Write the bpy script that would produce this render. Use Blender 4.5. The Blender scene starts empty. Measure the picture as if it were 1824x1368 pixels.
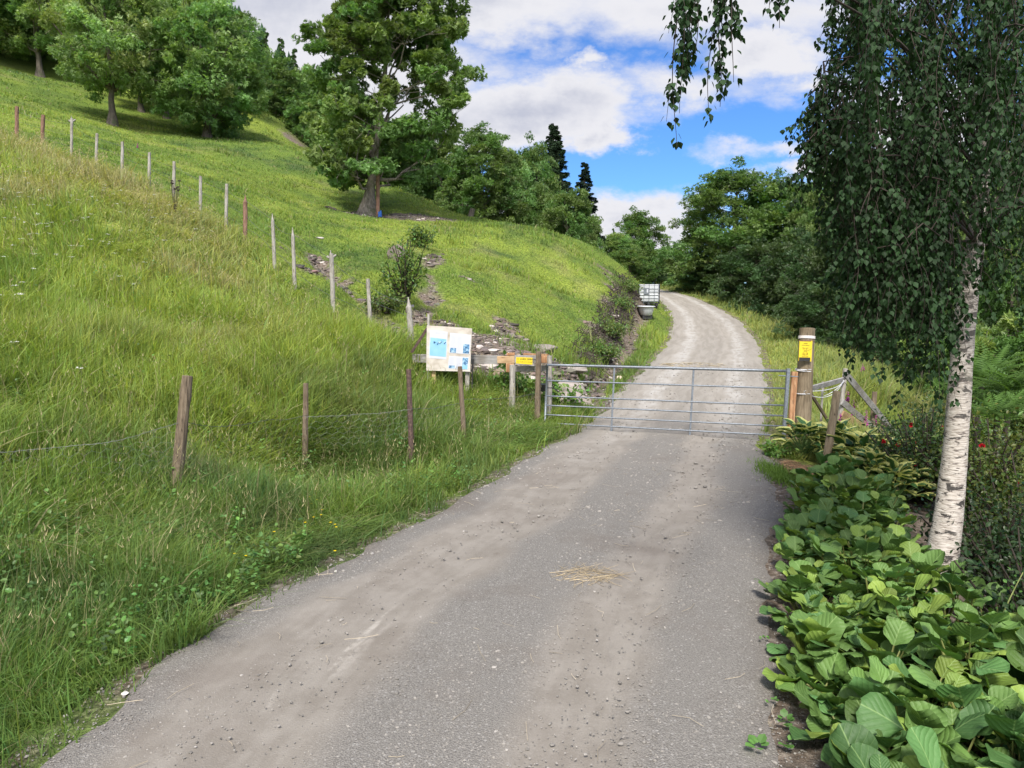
import bpy, math, random
import numpy as np
from mathutils import Vector, Matrix

R = math.radians
# ------------------------------------------------------------------ camera, sky, sun, exposure
F = 1330.0; TH = R(7.0); CAMZ = 2.2
sc = bpy.context.scene
cam = bpy.data.cameras.new("camera"); camo = bpy.data.objects.new("camera", cam)
sc.collection.objects.link(camo); sc.camera = camo
camo.location = (0, 0, CAMZ); camo.rotation_euler = (R(90) - TH, 0, 0)
cam.sensor_width = 36; cam.lens = 36 * F / 1824; cam.clip_start = 0.1; cam.clip_end = 3000
sc.view_settings.view_transform = 'Standard'; sc.view_settings.look = 'None'
sc.view_settings.exposure = 0.85; sc.view_settings.gamma = 1.0
sc.cycles.max_bounces = 8; sc.cycles.transmission_bounces = 6; sc.cycles.diffuse_bounces = 4
SUN_EL = 53.0; SUN_DIR = Vector((-0.15, -0.99, 0)).normalized()   # direction towards the sun (horizontal)
sv = Vector((SUN_DIR.x * math.cos(R(SUN_EL)), SUN_DIR.y * math.cos(R(SUN_EL)), math.sin(R(SUN_EL))))
sl = bpy.data.lights.new("sun", 'SUN'); so = bpy.data.objects.new("sun", sl); sc.collection.objects.link(so)
sl.energy = 3.3; sl.angle = R(11); sl.color = (1.0, 0.95, 0.87)
so.rotation_euler = sv.to_track_quat('Z', 'Y').to_euler(); so.location = (20, -12, 40)

def pray(px, py):
    u = (px - 912) / F; v = (py - 684) / F
    return np.array([u, math.cos(TH) - v * math.sin(TH), -math.sin(TH) - v * math.cos(TH)])
def at(px, py, Z):
    return np.array([0, 0, CAMZ]) + pray(px, py) * Z

def build_world():
    w = bpy.data.worlds.new("World"); sc.world = w; w.use_nodes = True
    nt = w.node_tree; N = nt.nodes; L = nt.links; N.clear()
    def n(t, **k):
        x = N.new(t)
        for a, b in k.items(): setattr(x, a, b)
        return x
    def m(op, a, b=None, c=None, clamp=False):
        x = n('ShaderNodeMath', operation=op); x.use_clamp = clamp
        for i, q in enumerate((a, b, c)):
            if q is None: continue
            if isinstance(q, (int, float)): x.inputs[i].default_value = q
            else: L.new(q, x.inputs[i])
        return x.outputs[0]
    sky = n('ShaderNodeTexSky', sky_type='NISHITA'); sky.sun_disc = False
    sky.sun_elevation = R(SUN_EL); sky.sun_rotation = math.atan2(sv.x, sv.y)
    sky.altitude = 200; sky.air_density = 1.0; sky.dust_density = 0.3; sky.ozone_density = 2.5
    tc = n('ShaderNodeTexCoord'); sp = n('ShaderNodeSeparateXYZ'); L.new(tc.outputs['Generated'], sp.inputs[0])
    x, y, z = sp.outputs
    ya = m('MAXIMUM', m('ABSOLUTE', y), 0.15)
    u = m('DIVIDE', x, ya); v = m('DIVIDE', z, ya)
    # warp the bank outlines so that they are not regular
    cw = n('ShaderNodeCombineXYZ'); L.new(u, cw.inputs[0]); L.new(m('MULTIPLY', v, 1.6), cw.inputs[1]); L.new(y, cw.inputs[2])
    wn = n('ShaderNodeTexNoise'); L.new(cw.outputs[0], wn.inputs[0]); wn.inputs['Scale'].default_value = 5.0; wn.inputs['Detail'].default_value = 8; wn.inputs['Roughness'].default_value = .62
    ws = n('ShaderNodeSeparateColor'); L.new(wn.outputs['Color'], ws.inputs[0])
    u_ = m('ADD', u, m('MULTIPLY', m('SUBTRACT', ws.outputs[0], .5), .34)); v_ = m('ADD', v, m('MULTIPLY', m('SUBTRACT', ws.outputs[1], .5), .15))
    cb = n('ShaderNodeCombineXYZ'); L.new(u, cb.inputs[0]); L.new(v, cb.inputs[1]); L.new(y, cb.inputs[2])
    mp = n('ShaderNodeMapping'); L.new(cb.outputs[0], mp.inputs[0]); mp.inputs['Scale'].default_value = (1.8, 6.5, 0.3)
    mp.inputs['Rotation'].default_value = (0, 0, R(12))
    nz = n('ShaderNodeTexNoise'); L.new(mp.outputs[0], nz.inputs[0]); nz.inputs['Scale'].default_value = 2.2
    nz.inputs['Detail'].default_value = 9; nz.inputs['Roughness'].default_value = 0.55; nz.inputs['Distortion'].default_value = 0.25
    nz2 = n('ShaderNodeTexNoise'); L.new(cb.outputs[0], nz2.inputs[0]); nz2.inputs['Scale'].default_value = 9.0
    nz2.inputs['Detail'].default_value = 7; nz2.inputs['Roughness'].default_value = 0.6
    # cloud banks: centre, half-size (as seen in the photo), hardness gain
    banks = [(430, -20, 440, 200, 1.0), (800, 20, 380, 66, 0.9), (1180, 5, 380, 62, 0.6), (1400, 100, 130, 50, 0.75),
             (960, 200, 215, 66, 1.1), (1100, 238, 90, 34, 1.0), (1150, 390, 110, 64, 1.1), (1430, 318, 110, 36, 1.1),
             (1370, 262, 75, 13, 0.35), (1650, 200, 160, 70, .8), (1700, 420, 300, 100, .8), (1240, 150, 190, 34, .5), (700, 180, 180, 120, .8), (900, 440, 260, 80, .6), (1000, 118, 36, 14, .45), (1480, 150, 120, 22, .5)]
    acc = None
    for (px, py, rx, ry, g) in banks:
        d = pray(px, py); u0, v0 = d[0] / d[1], d[2] / d[1]
        ru, rv = rx / F, ry / F
        a = m('MULTIPLY', m('SUBTRACT', u_, u0), 1 / ru); b = m('MULTIPLY', m('SUBTRACT', v_, v0), 1 / rv)
        r2 = m('ADD', m('MULTIPLY', a, a), m('MULTIPLY', b, b))
        val = m('MULTIPLY', m('SUBTRACT', 1.0, m('SQRT', r2)), g)
        acc = val if acc is None else m('MAXIMUM', acc, val)
    acc = m('MAXIMUM', acc, -0.55)
    # far from the view: a generally broken sky
    back = m('LESS_THAN', y, 0.15)
    acc = m('ADD', acc, m('MULTIPLY', back, 0.5))
    hi = m('MULTIPLY', m('GREATER_THAN', v, 0.62), 0.3)
    acc = m('ADD', acc, hi)
    dens = m('ADD', m('MULTIPLY', acc, 1.5), m('MULTIPLY', m('SUBTRACT', nz.outputs[0], 0.5), 1.7))
    dens = m('ADD', dens, m('MULTIPLY', m('SUBTRACT', nz2.outputs[0], 0.5), 0.7))
    mr = n('ShaderNodeMapRange', interpolation_type='SMOOTHSTEP'); L.new(dens, mr.inputs[0])
    mr.inputs[1].default_value = -0.45; mr.inputs[2].default_value = 0.55
    # cloud colour: bright rims and grey-lilac thick cores
    mr2 = n('ShaderNodeMapRange', interpolation_type='SMOOTHSTEP')
    core = m('ADD', m('MULTIPLY', dens, 0.8), m('MULTIPLY', m('SUBTRACT', nz2.outputs[0], 0.5), 1.2)); L.new(core, mr2.inputs[0])
    mr2.inputs[1].default_value = 0.35; mr2.inputs[2].default_value = 1.5
    cr = n('ShaderNodeMix', data_type='RGBA'); L.new(mr2.outputs[0], cr.inputs['Factor'])
    cr.inputs['A'].default_value = (0.64, 0.64, 0.675, 1); cr.inputs['B'].default_value = (0.41, 0.43, 0.515, 1)
    # sky tint towards the photo's deep blue
    tn = n('ShaderNodeMix', data_type='RGBA', blend_type='MULTIPLY'); tn.inputs['Factor'].default_value = 1
    L.new(sky.outputs[0], tn.inputs['A']); tn.inputs['B'].default_value = (0.42, 0.72, 1.15, 1)
    bg1 = n('ShaderNodeBackground'); L.new(tn.outputs['Result'], bg1.inputs[0]); bg1.inputs[1].default_value = 0.085
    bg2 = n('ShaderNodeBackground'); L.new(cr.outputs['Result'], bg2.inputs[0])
    # clouds brightened behind the viewer and overhead, an added fill for front faces
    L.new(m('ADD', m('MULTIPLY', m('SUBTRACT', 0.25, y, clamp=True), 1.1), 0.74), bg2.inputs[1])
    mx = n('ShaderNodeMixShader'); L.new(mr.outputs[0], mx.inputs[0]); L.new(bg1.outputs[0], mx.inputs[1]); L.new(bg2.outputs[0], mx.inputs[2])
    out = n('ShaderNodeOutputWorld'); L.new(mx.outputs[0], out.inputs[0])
build_world()

# ------------------------------------------------------------------ helpers
rng = np.random.default_rng(7); random.seed(7)
COL = sc.collection

def fbm(x, y, s=1.0, octv=4, seed=0):
    x = np.asarray(x, float) / s; y = np.asarray(y, float) / s
    out = np.zeros(np.broadcast(x, y).shape); amp = 1; tot = 0
    for o in range(octv):
        xi = np.floor(x).astype(np.int64); yi = np.floor(y).astype(np.int64)
        fx = x - xi; fy = y - yi; fx = fx * fx * (3 - 2 * fx); fy = fy * fy * (3 - 2 * fy)
        def h(a, b):
            k = (a * 374761393 + b * 668265263 + (seed + o) * 1442695041) & 0x7fffffff
            k = ((k ^ (k >> 13)) * 1274126177) & 0x7fffffff
            return ((k ^ (k >> 16)) & 0xffff) / 65535.0
        v = (h(xi, yi) * (1 - fx) + h(xi + 1, yi) * fx) * (1 - fy) + (h(xi, yi + 1) * (1 - fx) + h(xi + 1, yi + 1) * fx) * fy
        out += amp * v; tot += amp; amp *= 0.5; x = x * 2.03 + 17.1; y = y * 2.03 + 5.7
    return out / tot * 2 - 1

class MB:
    """collects geometry; build() links it as one mesh object"""
    def __init__(s):
        s.V = []; s.F = {}; s.C = []; s.U = []; s.n = 0; s.hc = False; s.hu = False
    def add(s, v, faces, col=None, uv=None):
        v = np.asarray(v, float).reshape(-1, 3); s.V.append(v)
        if isinstance(faces, np.ndarray): faces = [faces]
        for f in faces:
            if isinstance(f, np.ndarray):
                s.F.setdefault(f.shape[1], []).append(f + s.n)
            else:
                s.F.setdefault(len(f), []).append(np.array([f]) + s.n)
        k = len(v)
        if col is None: c = np.ones((k, 3))
        else:
            c = np.asarray(col, float); s.hc = True
            if c.ndim == 1: c = np.tile(c, (k, 1))
        s.C.append(c)
        if uv is None: s.U.append(np.zeros((k, 3)))
        else: s.U.append(np.asarray(uv, float)); s.hu = True
        s.n += k
    def box(s, c, size, M=None, col=None, bev=0.0):
        sx, sy, sz = [q / 2 for q in size]
        v = np.array([[i * sx, j * sy, k * sz] for k in (-1, 1) for j in (-1, 1) for i in (-1, 1)])
        if M is not None: v = v @ np.asarray(M).T
        s.add(v + np.asarray(c), [np.array([[0, 2, 3, 1], [4, 5, 7, 6], [0, 1, 5, 4], [2, 6, 7, 3], [0, 4, 6, 2], [1, 3, 7, 5]])], col)
    def beam(s, a, b, w, t, up=(0, 0, 1), col=None, rough=0.0, seg=1):
        """rectangular bar from a to b, w wide (along side), t thick (along up-ish)"""
        a = np.asarray(a, float); b = np.asarray(b, float); d = b - a; d /= np.linalg.norm(d)
        u = np.asarray(up, float); sd = np.cross(d, u)
        if np.linalg.norm(sd) < 1e-3: sd = np.cross(d, (0, 1, 0))
        sd /= np.linalg.norm(sd); u = np.cross(sd, d)
        rings = []
        e = min(w, t) * 0.12
        prof = [(-w/2+e, -t/2), (w/2-e, -t/2), (w/2, -t/2+e), (w/2, t/2-e), (w/2-e, t/2), (-w/2+e, t/2), (-w/2, t/2-e), (-w/2, -t/2+e)]
        for i in range(seg + 1):
            c = a + (b - a) * i / seg
            o = (rng.random((8, 2)) - .5) * rough
            rings.append([c + sd * (p[0] + o[j][0]) + u * (p[1] + o[j][1]) for j, p in enumerate(prof)])
        v = np.array(rings).reshape(-1, 3); f = []
        for i in range(seg):
            for j in range(8): f.append([i*8+j, i*8+(j+1) % 8, (i+1)*8+(j+1) % 8, (i+1)*8+j])
        s.add(v, [np.array(f), tuple(range(7, -1, -1)), tuple(range(seg*8, seg*8+8))], col)
    def tube(s, pts, rad, ns=8, col=None, cap=True, lump=0.0, flat=None):
        pts = np.asarray(pts, float); n = len(pts); rad = np.broadcast_to(np.asarray(rad, float), (n,))
        T = np.gradient(pts, axis=0); T /= np.linalg.norm(T, axis=1)[:, None] + 1e-12
        ref = np.array([0, 1, 0.01]) if abs(T[0][1]) < 0.9 else np.array([1, 0, 0.01])
        A = np.cross(T, ref); A /= np.linalg.norm(A, axis=1)[:, None] + 1e-12; B = np.cross(T, A)
        th = np.linspace(0, 2 * np.pi, ns, endpoint=False)
        rr = rad[:, None] * (1 + (rng.random((n, ns)) - .5) * lump)
        v = pts[:, None, :] + rr[:, :, None] * (np.cos(th)[None, :, None] * A[:, None, :] + np.sin(th)[None, :, None] * B[:, None, :])
        i = np.arange(n - 1)[:, None] * ns; j = np.arange(ns)[None, :]; k = (j + 1) % ns
        f = np.stack([i + j, i + k, i + k + ns, i + j + ns], -1).reshape(-1, 4)
        fs = [f]
        if cap: fs += [tuple(range(ns)), tuple(range(n*ns - 1, n*ns - ns - 1, -1))]
        s.add(v.reshape(-1, 3), fs, col)
    def build(s, name, mat, parent=None, origin=None, smooth=False):
        V = np.concatenate(s.V); o0 = np.zeros(3)
        if parent is not None: o0 = np.array(parent.get('_w', parent.location))
        if origin is not None: o0 = np.asarray(origin, float)
        V = V - o0
        me = bpy.data.meshes.new(name); me.vertices.add(len(V)); me.vertices.foreach_set('co', V.astype(np.float32).ravel())
        fl = []; ls = []; st = 0
        for k, arrs in s.F.items():
            a = np.concatenate(arrs); fl.append(a.ravel()); ls.append(np.full(len(a), k))
        fl = np.concatenate(fl).astype(np.int32); ls = np.concatenate(ls).astype(np.int32)
        me.loops.add(len(fl)); me.loops.foreach_set('vertex_index', fl)
        me.polygons.add(len(ls)); starts = np.concatenate([[0], np.cumsum(ls)[:-1]]).astype(np.int32)
        me.polygons.foreach_set('loop_start', starts)
        try: me.polygons.foreach_set('loop_total', ls)
        except Exception: pass
        me.polygons.foreach_set('use_smooth', np.full(len(ls), bool(smooth)))
        me.update(calc_edges=True)
        if s.hc:
            c = np.concatenate(s.C); c = np.hstack([c, np.ones((len(c), 1))])
            at_ = me.color_attributes.new('Col', 'FLOAT_COLOR', 'POINT'); at_.data.foreach_set('color', c.astype(np.float32).ravel())
        if s.hu:
            at_ = me.attributes.new('LUV', 'FLOAT_VECTOR', 'POINT'); at_.data.foreach_set('vector', np.concatenate(s.U).astype(np.float32).ravel())
        if mat is not None: me.materials.append(mat)
        ob = bpy.data.objects.new(name, me); COL.objects.link(ob)
        if parent is not None: ob.parent = parent
        if origin is not None and parent is None: ob.location = o0
        return ob

def tag(o, label=None, cat=None, group=None, kind=None):
    if label: o['label'] = label
    if cat: o['category'] = cat
    if group: o['group'] = group
    if kind: o['kind'] = kind
    return o
def thing(name, label, cat, loc, group=None):
    o = bpy.data.objects.new(name, None); COL.objects.link(o); o.location = [float(q) for q in loc]
    o.empty_display_size = 0.2
    return tag(o, label, cat, group)
def copy_tree(o, parent=None):
    c = o.copy(); COL.objects.link(c); c.parent = parent
    for ch in o.children: copy_tree(ch, c)
    return c

def norm(a): return a / (np.linalg.norm(a, axis=-1, keepdims=True) + 1e-12)
def place(mb, tv, tf, pos, Y, Nrm, scale, col, tuv=None, cvar=None):
    """put a template (y = along, z = normal) at many places; col (N,3)"""
    N = len(pos); k = len(tv); Y = norm(Y); X = norm(np.cross(Y, Nrm)); Z = np.cross(X, Y)
    scale = np.asarray(scale, float)
    if scale.ndim == 1: scale = np.repeat(scale[:, None], 3, 1)
    v = (pos[:, None, :] + tv[None, :, 0:1] * scale[:, None, 0:1] * X[:, None, :] + tv[None, :, 1:2] * scale[:, None, 1:2] * Y[:, None, :]
         + tv[None, :, 2:3] * scale[:, None, 2:3] * Z[:, None, :]).reshape(-1, 3)
    fs = []
    off = (np.arange(N) * k)[:, None, None]
    for f in tf:
        f = np.asarray(f); fs.append((f[None] + off).reshape(-1, f.shape[1]))
    c = np.repeat(col, k, axis=0)
    if cvar is not None: c = c * np.tile(cvar, N)[:, None]
    uv = None if tuv is None else np.tile(tuv, (N, 1))
    mb.add(v, fs, c, uv)
def rdir(n, zs=1.0):
    d = rng.normal(size=(n, 3)); d[:, 2] *= zs; return norm(d)

# ------------------------------------------------------------------ materials
def newmat(name):
    m = bpy.data.materials.new(name); m.use_nodes = True; nt = m.node_tree
    for x in list(nt.nodes):
        if x.type not in ('BSDF_PRINCIPLED', 'OUTPUT_MATERIAL'): nt.nodes.remove(x)
    b = nt.nodes['Principled BSDF']; return m, nt, b
class NB:
    def __init__(s, nt): s.nt = nt
    def n(s, t, **k):
        x = s.nt.nodes.new(t)
        for a, b in k.items(): setattr(x, a, b)
        return x
    def l(s, a, b): s.nt.links.new(a, b)
    def m(s, op, a, b=None, clamp=False):
        x = s.n('ShaderNodeMath', operation=op); x.use_clamp = clamp
        for i, q in enumerate((a, b)):
            if q is None: continue
            if isinstance(q, (int, float)): x.inputs[i].default_value = q
            else: s.l(q, x.inputs[i])
        return x.outputs[0]
    def noise(s, vec, scale, detail=4, rough=.55, dist=0):
        x = s.n('ShaderNodeTexNoise'); x.inputs['Scale'].default_value = scale; x.inputs['Detail'].default_value = detail
        x.inputs['Roughness'].default_value = rough; x.inputs['Distortion'].default_value = dist
        if vec is not None: s.l(vec, x.inputs[0])
        return x.outputs[0]
    def map(s, vec, scale=(1, 1, 1), rot=(0, 0, 0)):
        x = s.n('ShaderNodeMapping'); s.l(vec, x.inputs[0]); x.inputs['Scale'].default_value = scale; x.inputs['Rotation'].default_value = rot
        return x.outputs[0]
    def ramp(s, fac, stops):
        x = s.n('ShaderNodeValToRGB'); e = x.color_ramp.elements
        while len(e) < len(stops): e.new(0.5)
        for i, (p, c) in enumerate(stops): e[i].position = p; e[i].color = (*c, 1) if len(c) == 3 else c
        s.l(fac, x.inputs[0]); return x.outputs[0]
    def mix(s, f, a, b, bt='MIX'):
        x = s.n('ShaderNodeMix', data_type='RGBA', blend_type=bt)
        for k, q in (('Factor', f), ('A', a), ('B', b)):
            if isinstance(q, (int, float)): x.inputs[k].default_value = q
            elif isinstance(q, tuple): x.inputs[k].default_value = (*q, 1)
            else: s.l(q, x.inputs[k])
        return x.outputs['Result']
    def ss(s, v, a, b):
        x = s.n('ShaderNodeMapRange', interpolation_type='SMOOTHSTEP'); s.l(v, x.inputs[0]); x.inputs[1].default_value = a; x.inputs[2].default_value = b
        return x.outputs[0]
    def attr(s, name, out='Color'):
        x = s.n('ShaderNodeAttribute'); x.attribute_name = name; return x.outputs[out]
    def bump(s, h, strength=.5, dist=.01):
        x = s.n('ShaderNodeBump'); x.inputs['Strength'].default_value = strength; x.inputs['Distance'].default_value = dist; s.l(h, x.inputs['Height']); return x.outputs[0]
    def obj(s): return s.n('ShaderNodeTexCoord').outputs['Object']

def leaf_mat(name, tint=(1, 1, 1), trans=0.35, rough=0.5, spec=0.3, ttint=(1.3, 1.35, 0.5), veins=None):
    m, nt, b = newmat(name); q = NB(nt)
    c = q.attr('Col'); nz = q.noise(q.obj(), 3.0, 3)
    c = q.mix(1.0, c, tint, 'MULTIPLY')
    if veins:
        s = q.n('ShaderNodeSeparateXYZ'); q.l(q.attr('LUV', 'Vector'), s.inputs[0]); u, v, r = s.outputs
        au = q.m('ABSOLUTE', u)
        if veins == 'bergenia':
            ph = q.m('SUBTRACT', v, q.m('MULTIPLY', au, 0.55))
            w = q.m('ABSOLUTE', q.m('SINE', q.m('MULTIPLY', ph, 15.0)))
            vn = q.m('SUBTRACT', 1.0, q.ss(w, 0.0, 0.16)); mid = q.m('SUBTRACT', 1.0, q.ss(au, 0.0, 0.06))
            f = q.m('MAXIMUM', q.m('MULTIPLY', vn, 0.17), q.m('MULTIPLY', mid, 0.5))
            c = q.mix(f, c, (0.34, 0.48, 0.18))
            q.l(q.bump(q.m('ADD', q.m('MULTIPLY', w, 1.0), q.m('MULTIPLY', q.noise(q.attr('LUV', 'Vector'), 5), 1.2)), 0.6, 0.004), b.inputs['Normal'])
        else:
            e = q.m('ADD', r, q.m('MULTIPLY', q.m('SUBTRACT', q.noise(q.attr('LUV', 'Vector'), 4.0), 0.5), 0.35))
            f = q.ss(e, 0.66, 0.74)
            c = q.mix(f, c, (0.50, 0.50, 0.17))
            w = q.m('SINE', q.m('MULTIPLY', u, 24.0)); q.l(q.bump(w, 0.35, 0.003), b.inputs['Normal'])
    c = q.mix(q.m('MULTIPLY', nz, 0.5), c, q.mix(1.0, c, (0.6, 0.65, 0.7), 'MULTIPLY'))
    q.l(c, b.inputs['Base Color']); b.inputs['Roughness'].default_value = rough
    b.inputs['Specular IOR Level'].default_value = spec
    t = q.n('ShaderNodeBsdfTranslucent'); q.l(q.mix(1.0, c, ttint, 'MULTIPLY'), t.inputs[0])
    mx = q.n('ShaderNodeMixShader'); mx.inputs[0].default_value = trans
    q.l(b.outputs[0], mx.inputs[1]); q.l(t.outputs[0], mx.inputs[2]); q.l(mx.outputs[0], nt.nodes['Material Output'].inputs[0])
    return m
def simple(name, c, rough=.7, metal=0, nscale=0, var=.25, bump=0):
    m, nt, b = newmat(name); q = NB(nt)
    b.inputs['Roughness'].default_value = rough; b.inputs['Metallic'].default_value = metal
    ns = nscale or 20
    nz = q.noise(q.obj(), ns, 5); f = q.ss(nz, .3, .7)
    q.l(q.mix(f, tuple(x * (1 - var) for x in c), tuple(min(1, x * (1 + var)) for x in c)), b.inputs['Base Color'])
    if bump: q.l(q.bump(nz, bump, .01), b.inputs['Normal'])
    return m
def wood(name, c1, c2, c3, sc_=1.0, axis=2, moss=None):
    m, nt, b = newmat(name); q = NB(nt); o = q.obj()
    s = [26 * sc_] * 3; s[axis] = 1.6 * sc_
    g = q.noise(q.map(o, tuple(s)), 1.6, 7, .62, .3); big = q.noise(o, 3.5, 3)
    c = q.ramp(g, [(.28, c1), (.5, c2), (.74, c3)])
    c = q.mix(q.ss(big, .4, .75), c, q.mix(1.0, c, (.62, .58, .52), 'MULTIPLY'))
    if moss: c = q.mix(q.m('MULTIPLY', q.ss(q.noise(o, 7, 4), .52, .68), .7), c, moss)
    crack = q.ss(q.noise(q.map(o, tuple(2 * x for x in s)), 1.0, 3), .30, .36)
    c = q.mix(crack, q.mix(1.0, c, (.3, .27, .24), 'MULTIPLY'), c)
    q.l(c, b.inputs['Base Color']); b.inputs['Roughness'].default_value = .85
    q.l(q.bump(q.m('ADD', g, crack), .6, .006), b.inputs['Normal']); return m
def bark_mat(name, c1, c2, sc_=1.0):
    m, nt, b = newmat(name); q = NB(nt); o = q.obj()
    g = q.noise(q.map(o, (5 * sc_, 5 * sc_, 1.3 * sc_)), 2.0, 8, .65, .4)
    c = q.ramp(g, [(.3, c1), (.62, c2)])
    c = q.mix(q.ss(q.noise(o, 1.7 * sc_, 3), .5, .7), c, (.07, .085, .035))
    q.l(c, b.inputs['Base Color']); b.inputs['Roughness'].default_value = .9
    q.l(q.bump(g, .9, .04), b.inputs['Normal']); return m

M = {}
M['grass'] = leaf_mat('grass_blade', trans=.42, rough=.55, spec=.25, ttint=(1.15, 1.2, .55))
M['leaf'] = leaf_mat('broad_leaf', trans=.38, rough=.45, spec=.4)
M['birchleaf'] = leaf_mat('birch_leaf', trans=.25, rough=.62, spec=.22, ttint=(.9, 1.25, .4))
M['needle'] = leaf_mat('conifer_needle', trans=.08, rough=.7, spec=.15)
M['bergenia'] = leaf_mat('bergenia_leaf', trans=.2, rough=.55, spec=.35, veins='bergenia')
M['hosta'] = leaf_mat('hosta_leaf', trans=.2, rough=.42, spec=.45, veins='hosta')
M['petal'] = leaf_mat('petal', trans=.3, rough=.6, spec=.2, ttint=(1, 1, 1))
M['twig'] = simple('twig', (.034, .024, .017), .8)
M['bark'] = bark_mat('bark_grey', (.035, .028, .02), (.15, .125, .10))
M['barkash'] = bark_mat('bark_ash', (.06, .048, .036), (.27, .235, .20))
M['post_grey'] = wood('wood_grey', (.13, .12, .105), (.29, .27, .24), (.42, .40, .37))
M['post_brown'] = wood('wood_brown', (.065, .047, .03), (.145, .108, .072), (.23, .18, .125))
M['post_red'] = wood('wood_reddish', (.09, .045, .03), (.20, .11, .075), (.29, .19, .14))
M['post_dark'] = simple('steel_post_rust', (.085, .052, .042), .75, 0.1, 30, .45, .4)
M['pole'] = wood('pole_wood', (.085, .065, .04), (.20, .155, .10), (.27, .22, .15), .8)
M['rail_grey'] = wood('rail_grey', (.15, .145, .14), (.29, .28, .27), (.40, .385, .37), 1, 0)
M['fresh'] = wood('wood_fresh', (.32, .20, .10), (.47, .32, .18), (.56, .42, .26), .7, 0)
M['fresh_red'] = wood('wood_fresh_red', (.20, .09, .04), (.38, .20, .10), (.54, .36, .21), .8, 2)
M['ply'] = wood('plywood', (.44, .395, .35), (.50, .46, .415), (.55, .515, .47), .35, 0)
M['galv'] = simple('galvanised_steel', (.19, .21, .235), .5, .6, 60, .25, .05)
M['wire'] = simple('wire', (.15, .16, .15), .5, .6, 30, .2)
M['paper'] = simple('paper', (.47, .485, .53), .6, 0, 5, .02)
M['yellow'] = simple('yellow_sign', (.62, .47, .01), .45, 0, 8, .05)
M['black'] = simple('black_ink', (.015, .014, .013), .6)
M['darkplastic'] = simple('dark_plastic', (.02, .02, .021), .5)
M['white'] = simple('white_plastic', (.52, .54, .56), .4, 0, 4, .08)
M['tape'] = simple('white_cord', (.62, .62, .65), .5, 0, 30, .2)
M['blue'] = simple('blue_plastic', (.02, .13, .5), .5)
# ------------------------------------------------------------------ road and terrain
def zr(Y):  # road surface height along the way
    return np.interp(Y, [-8, 14, 20, 30, 38, 46, 54, 70, 100], [0.0, 0.0, .10, .42, 1.05, 1.85, 2.45, 3.1, 3.6])
def road_hit(px, py):
    d = pray(px, py); t = np.linspace(2, 75, 6000); y = d[1] * t; z = CAMZ + d[2] * t
    k = np.argmax(z - zr(y) <= 0); return d[0] * t[k], y[k]
LP = [(-100, 1480), (25, 1366), (155, 1262), (262, 1180), (385, 1105), (560, 1012), (665, 962), (775, 905), (862, 858), (914, 825), (958, 800), (1003, 783), (1060, 738), (1110, 690), (1150, 650), (1180, 618), (1192, 598), (1197, 575), (1192, 555), (1176, 537), (1152, 522)]
RP = [(1455, 1480), (1440, 1366), (1425, 1200), (1405, 1050), (1402, 960), (1408, 900), (1396, 850), (1375, 800), (1372, 750), (1372, 700), (1368, 650), (1352, 606), (1325, 575), (1290, 553), (1245, 533), (1205, 521), (1182, 516)]
LW = np.array([road_hit(*p) for p in LP]); RW = np.array([road_hit(*p) for p in RP])
LW = np.vstack([[LW[0][0] - 2.0, -6], LW, [-3.5, 62], [-22, 80]]); RW = np.vstack([[RW[0][0] - .1, -6], RW, [3.5, 68], [-15, 88]])
def xL(y): return np.interp(y, LW[:, 1], LW[:, 0])
def xR(y): return np.interp(y, RW[:, 1], RW[:, 0])

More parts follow.
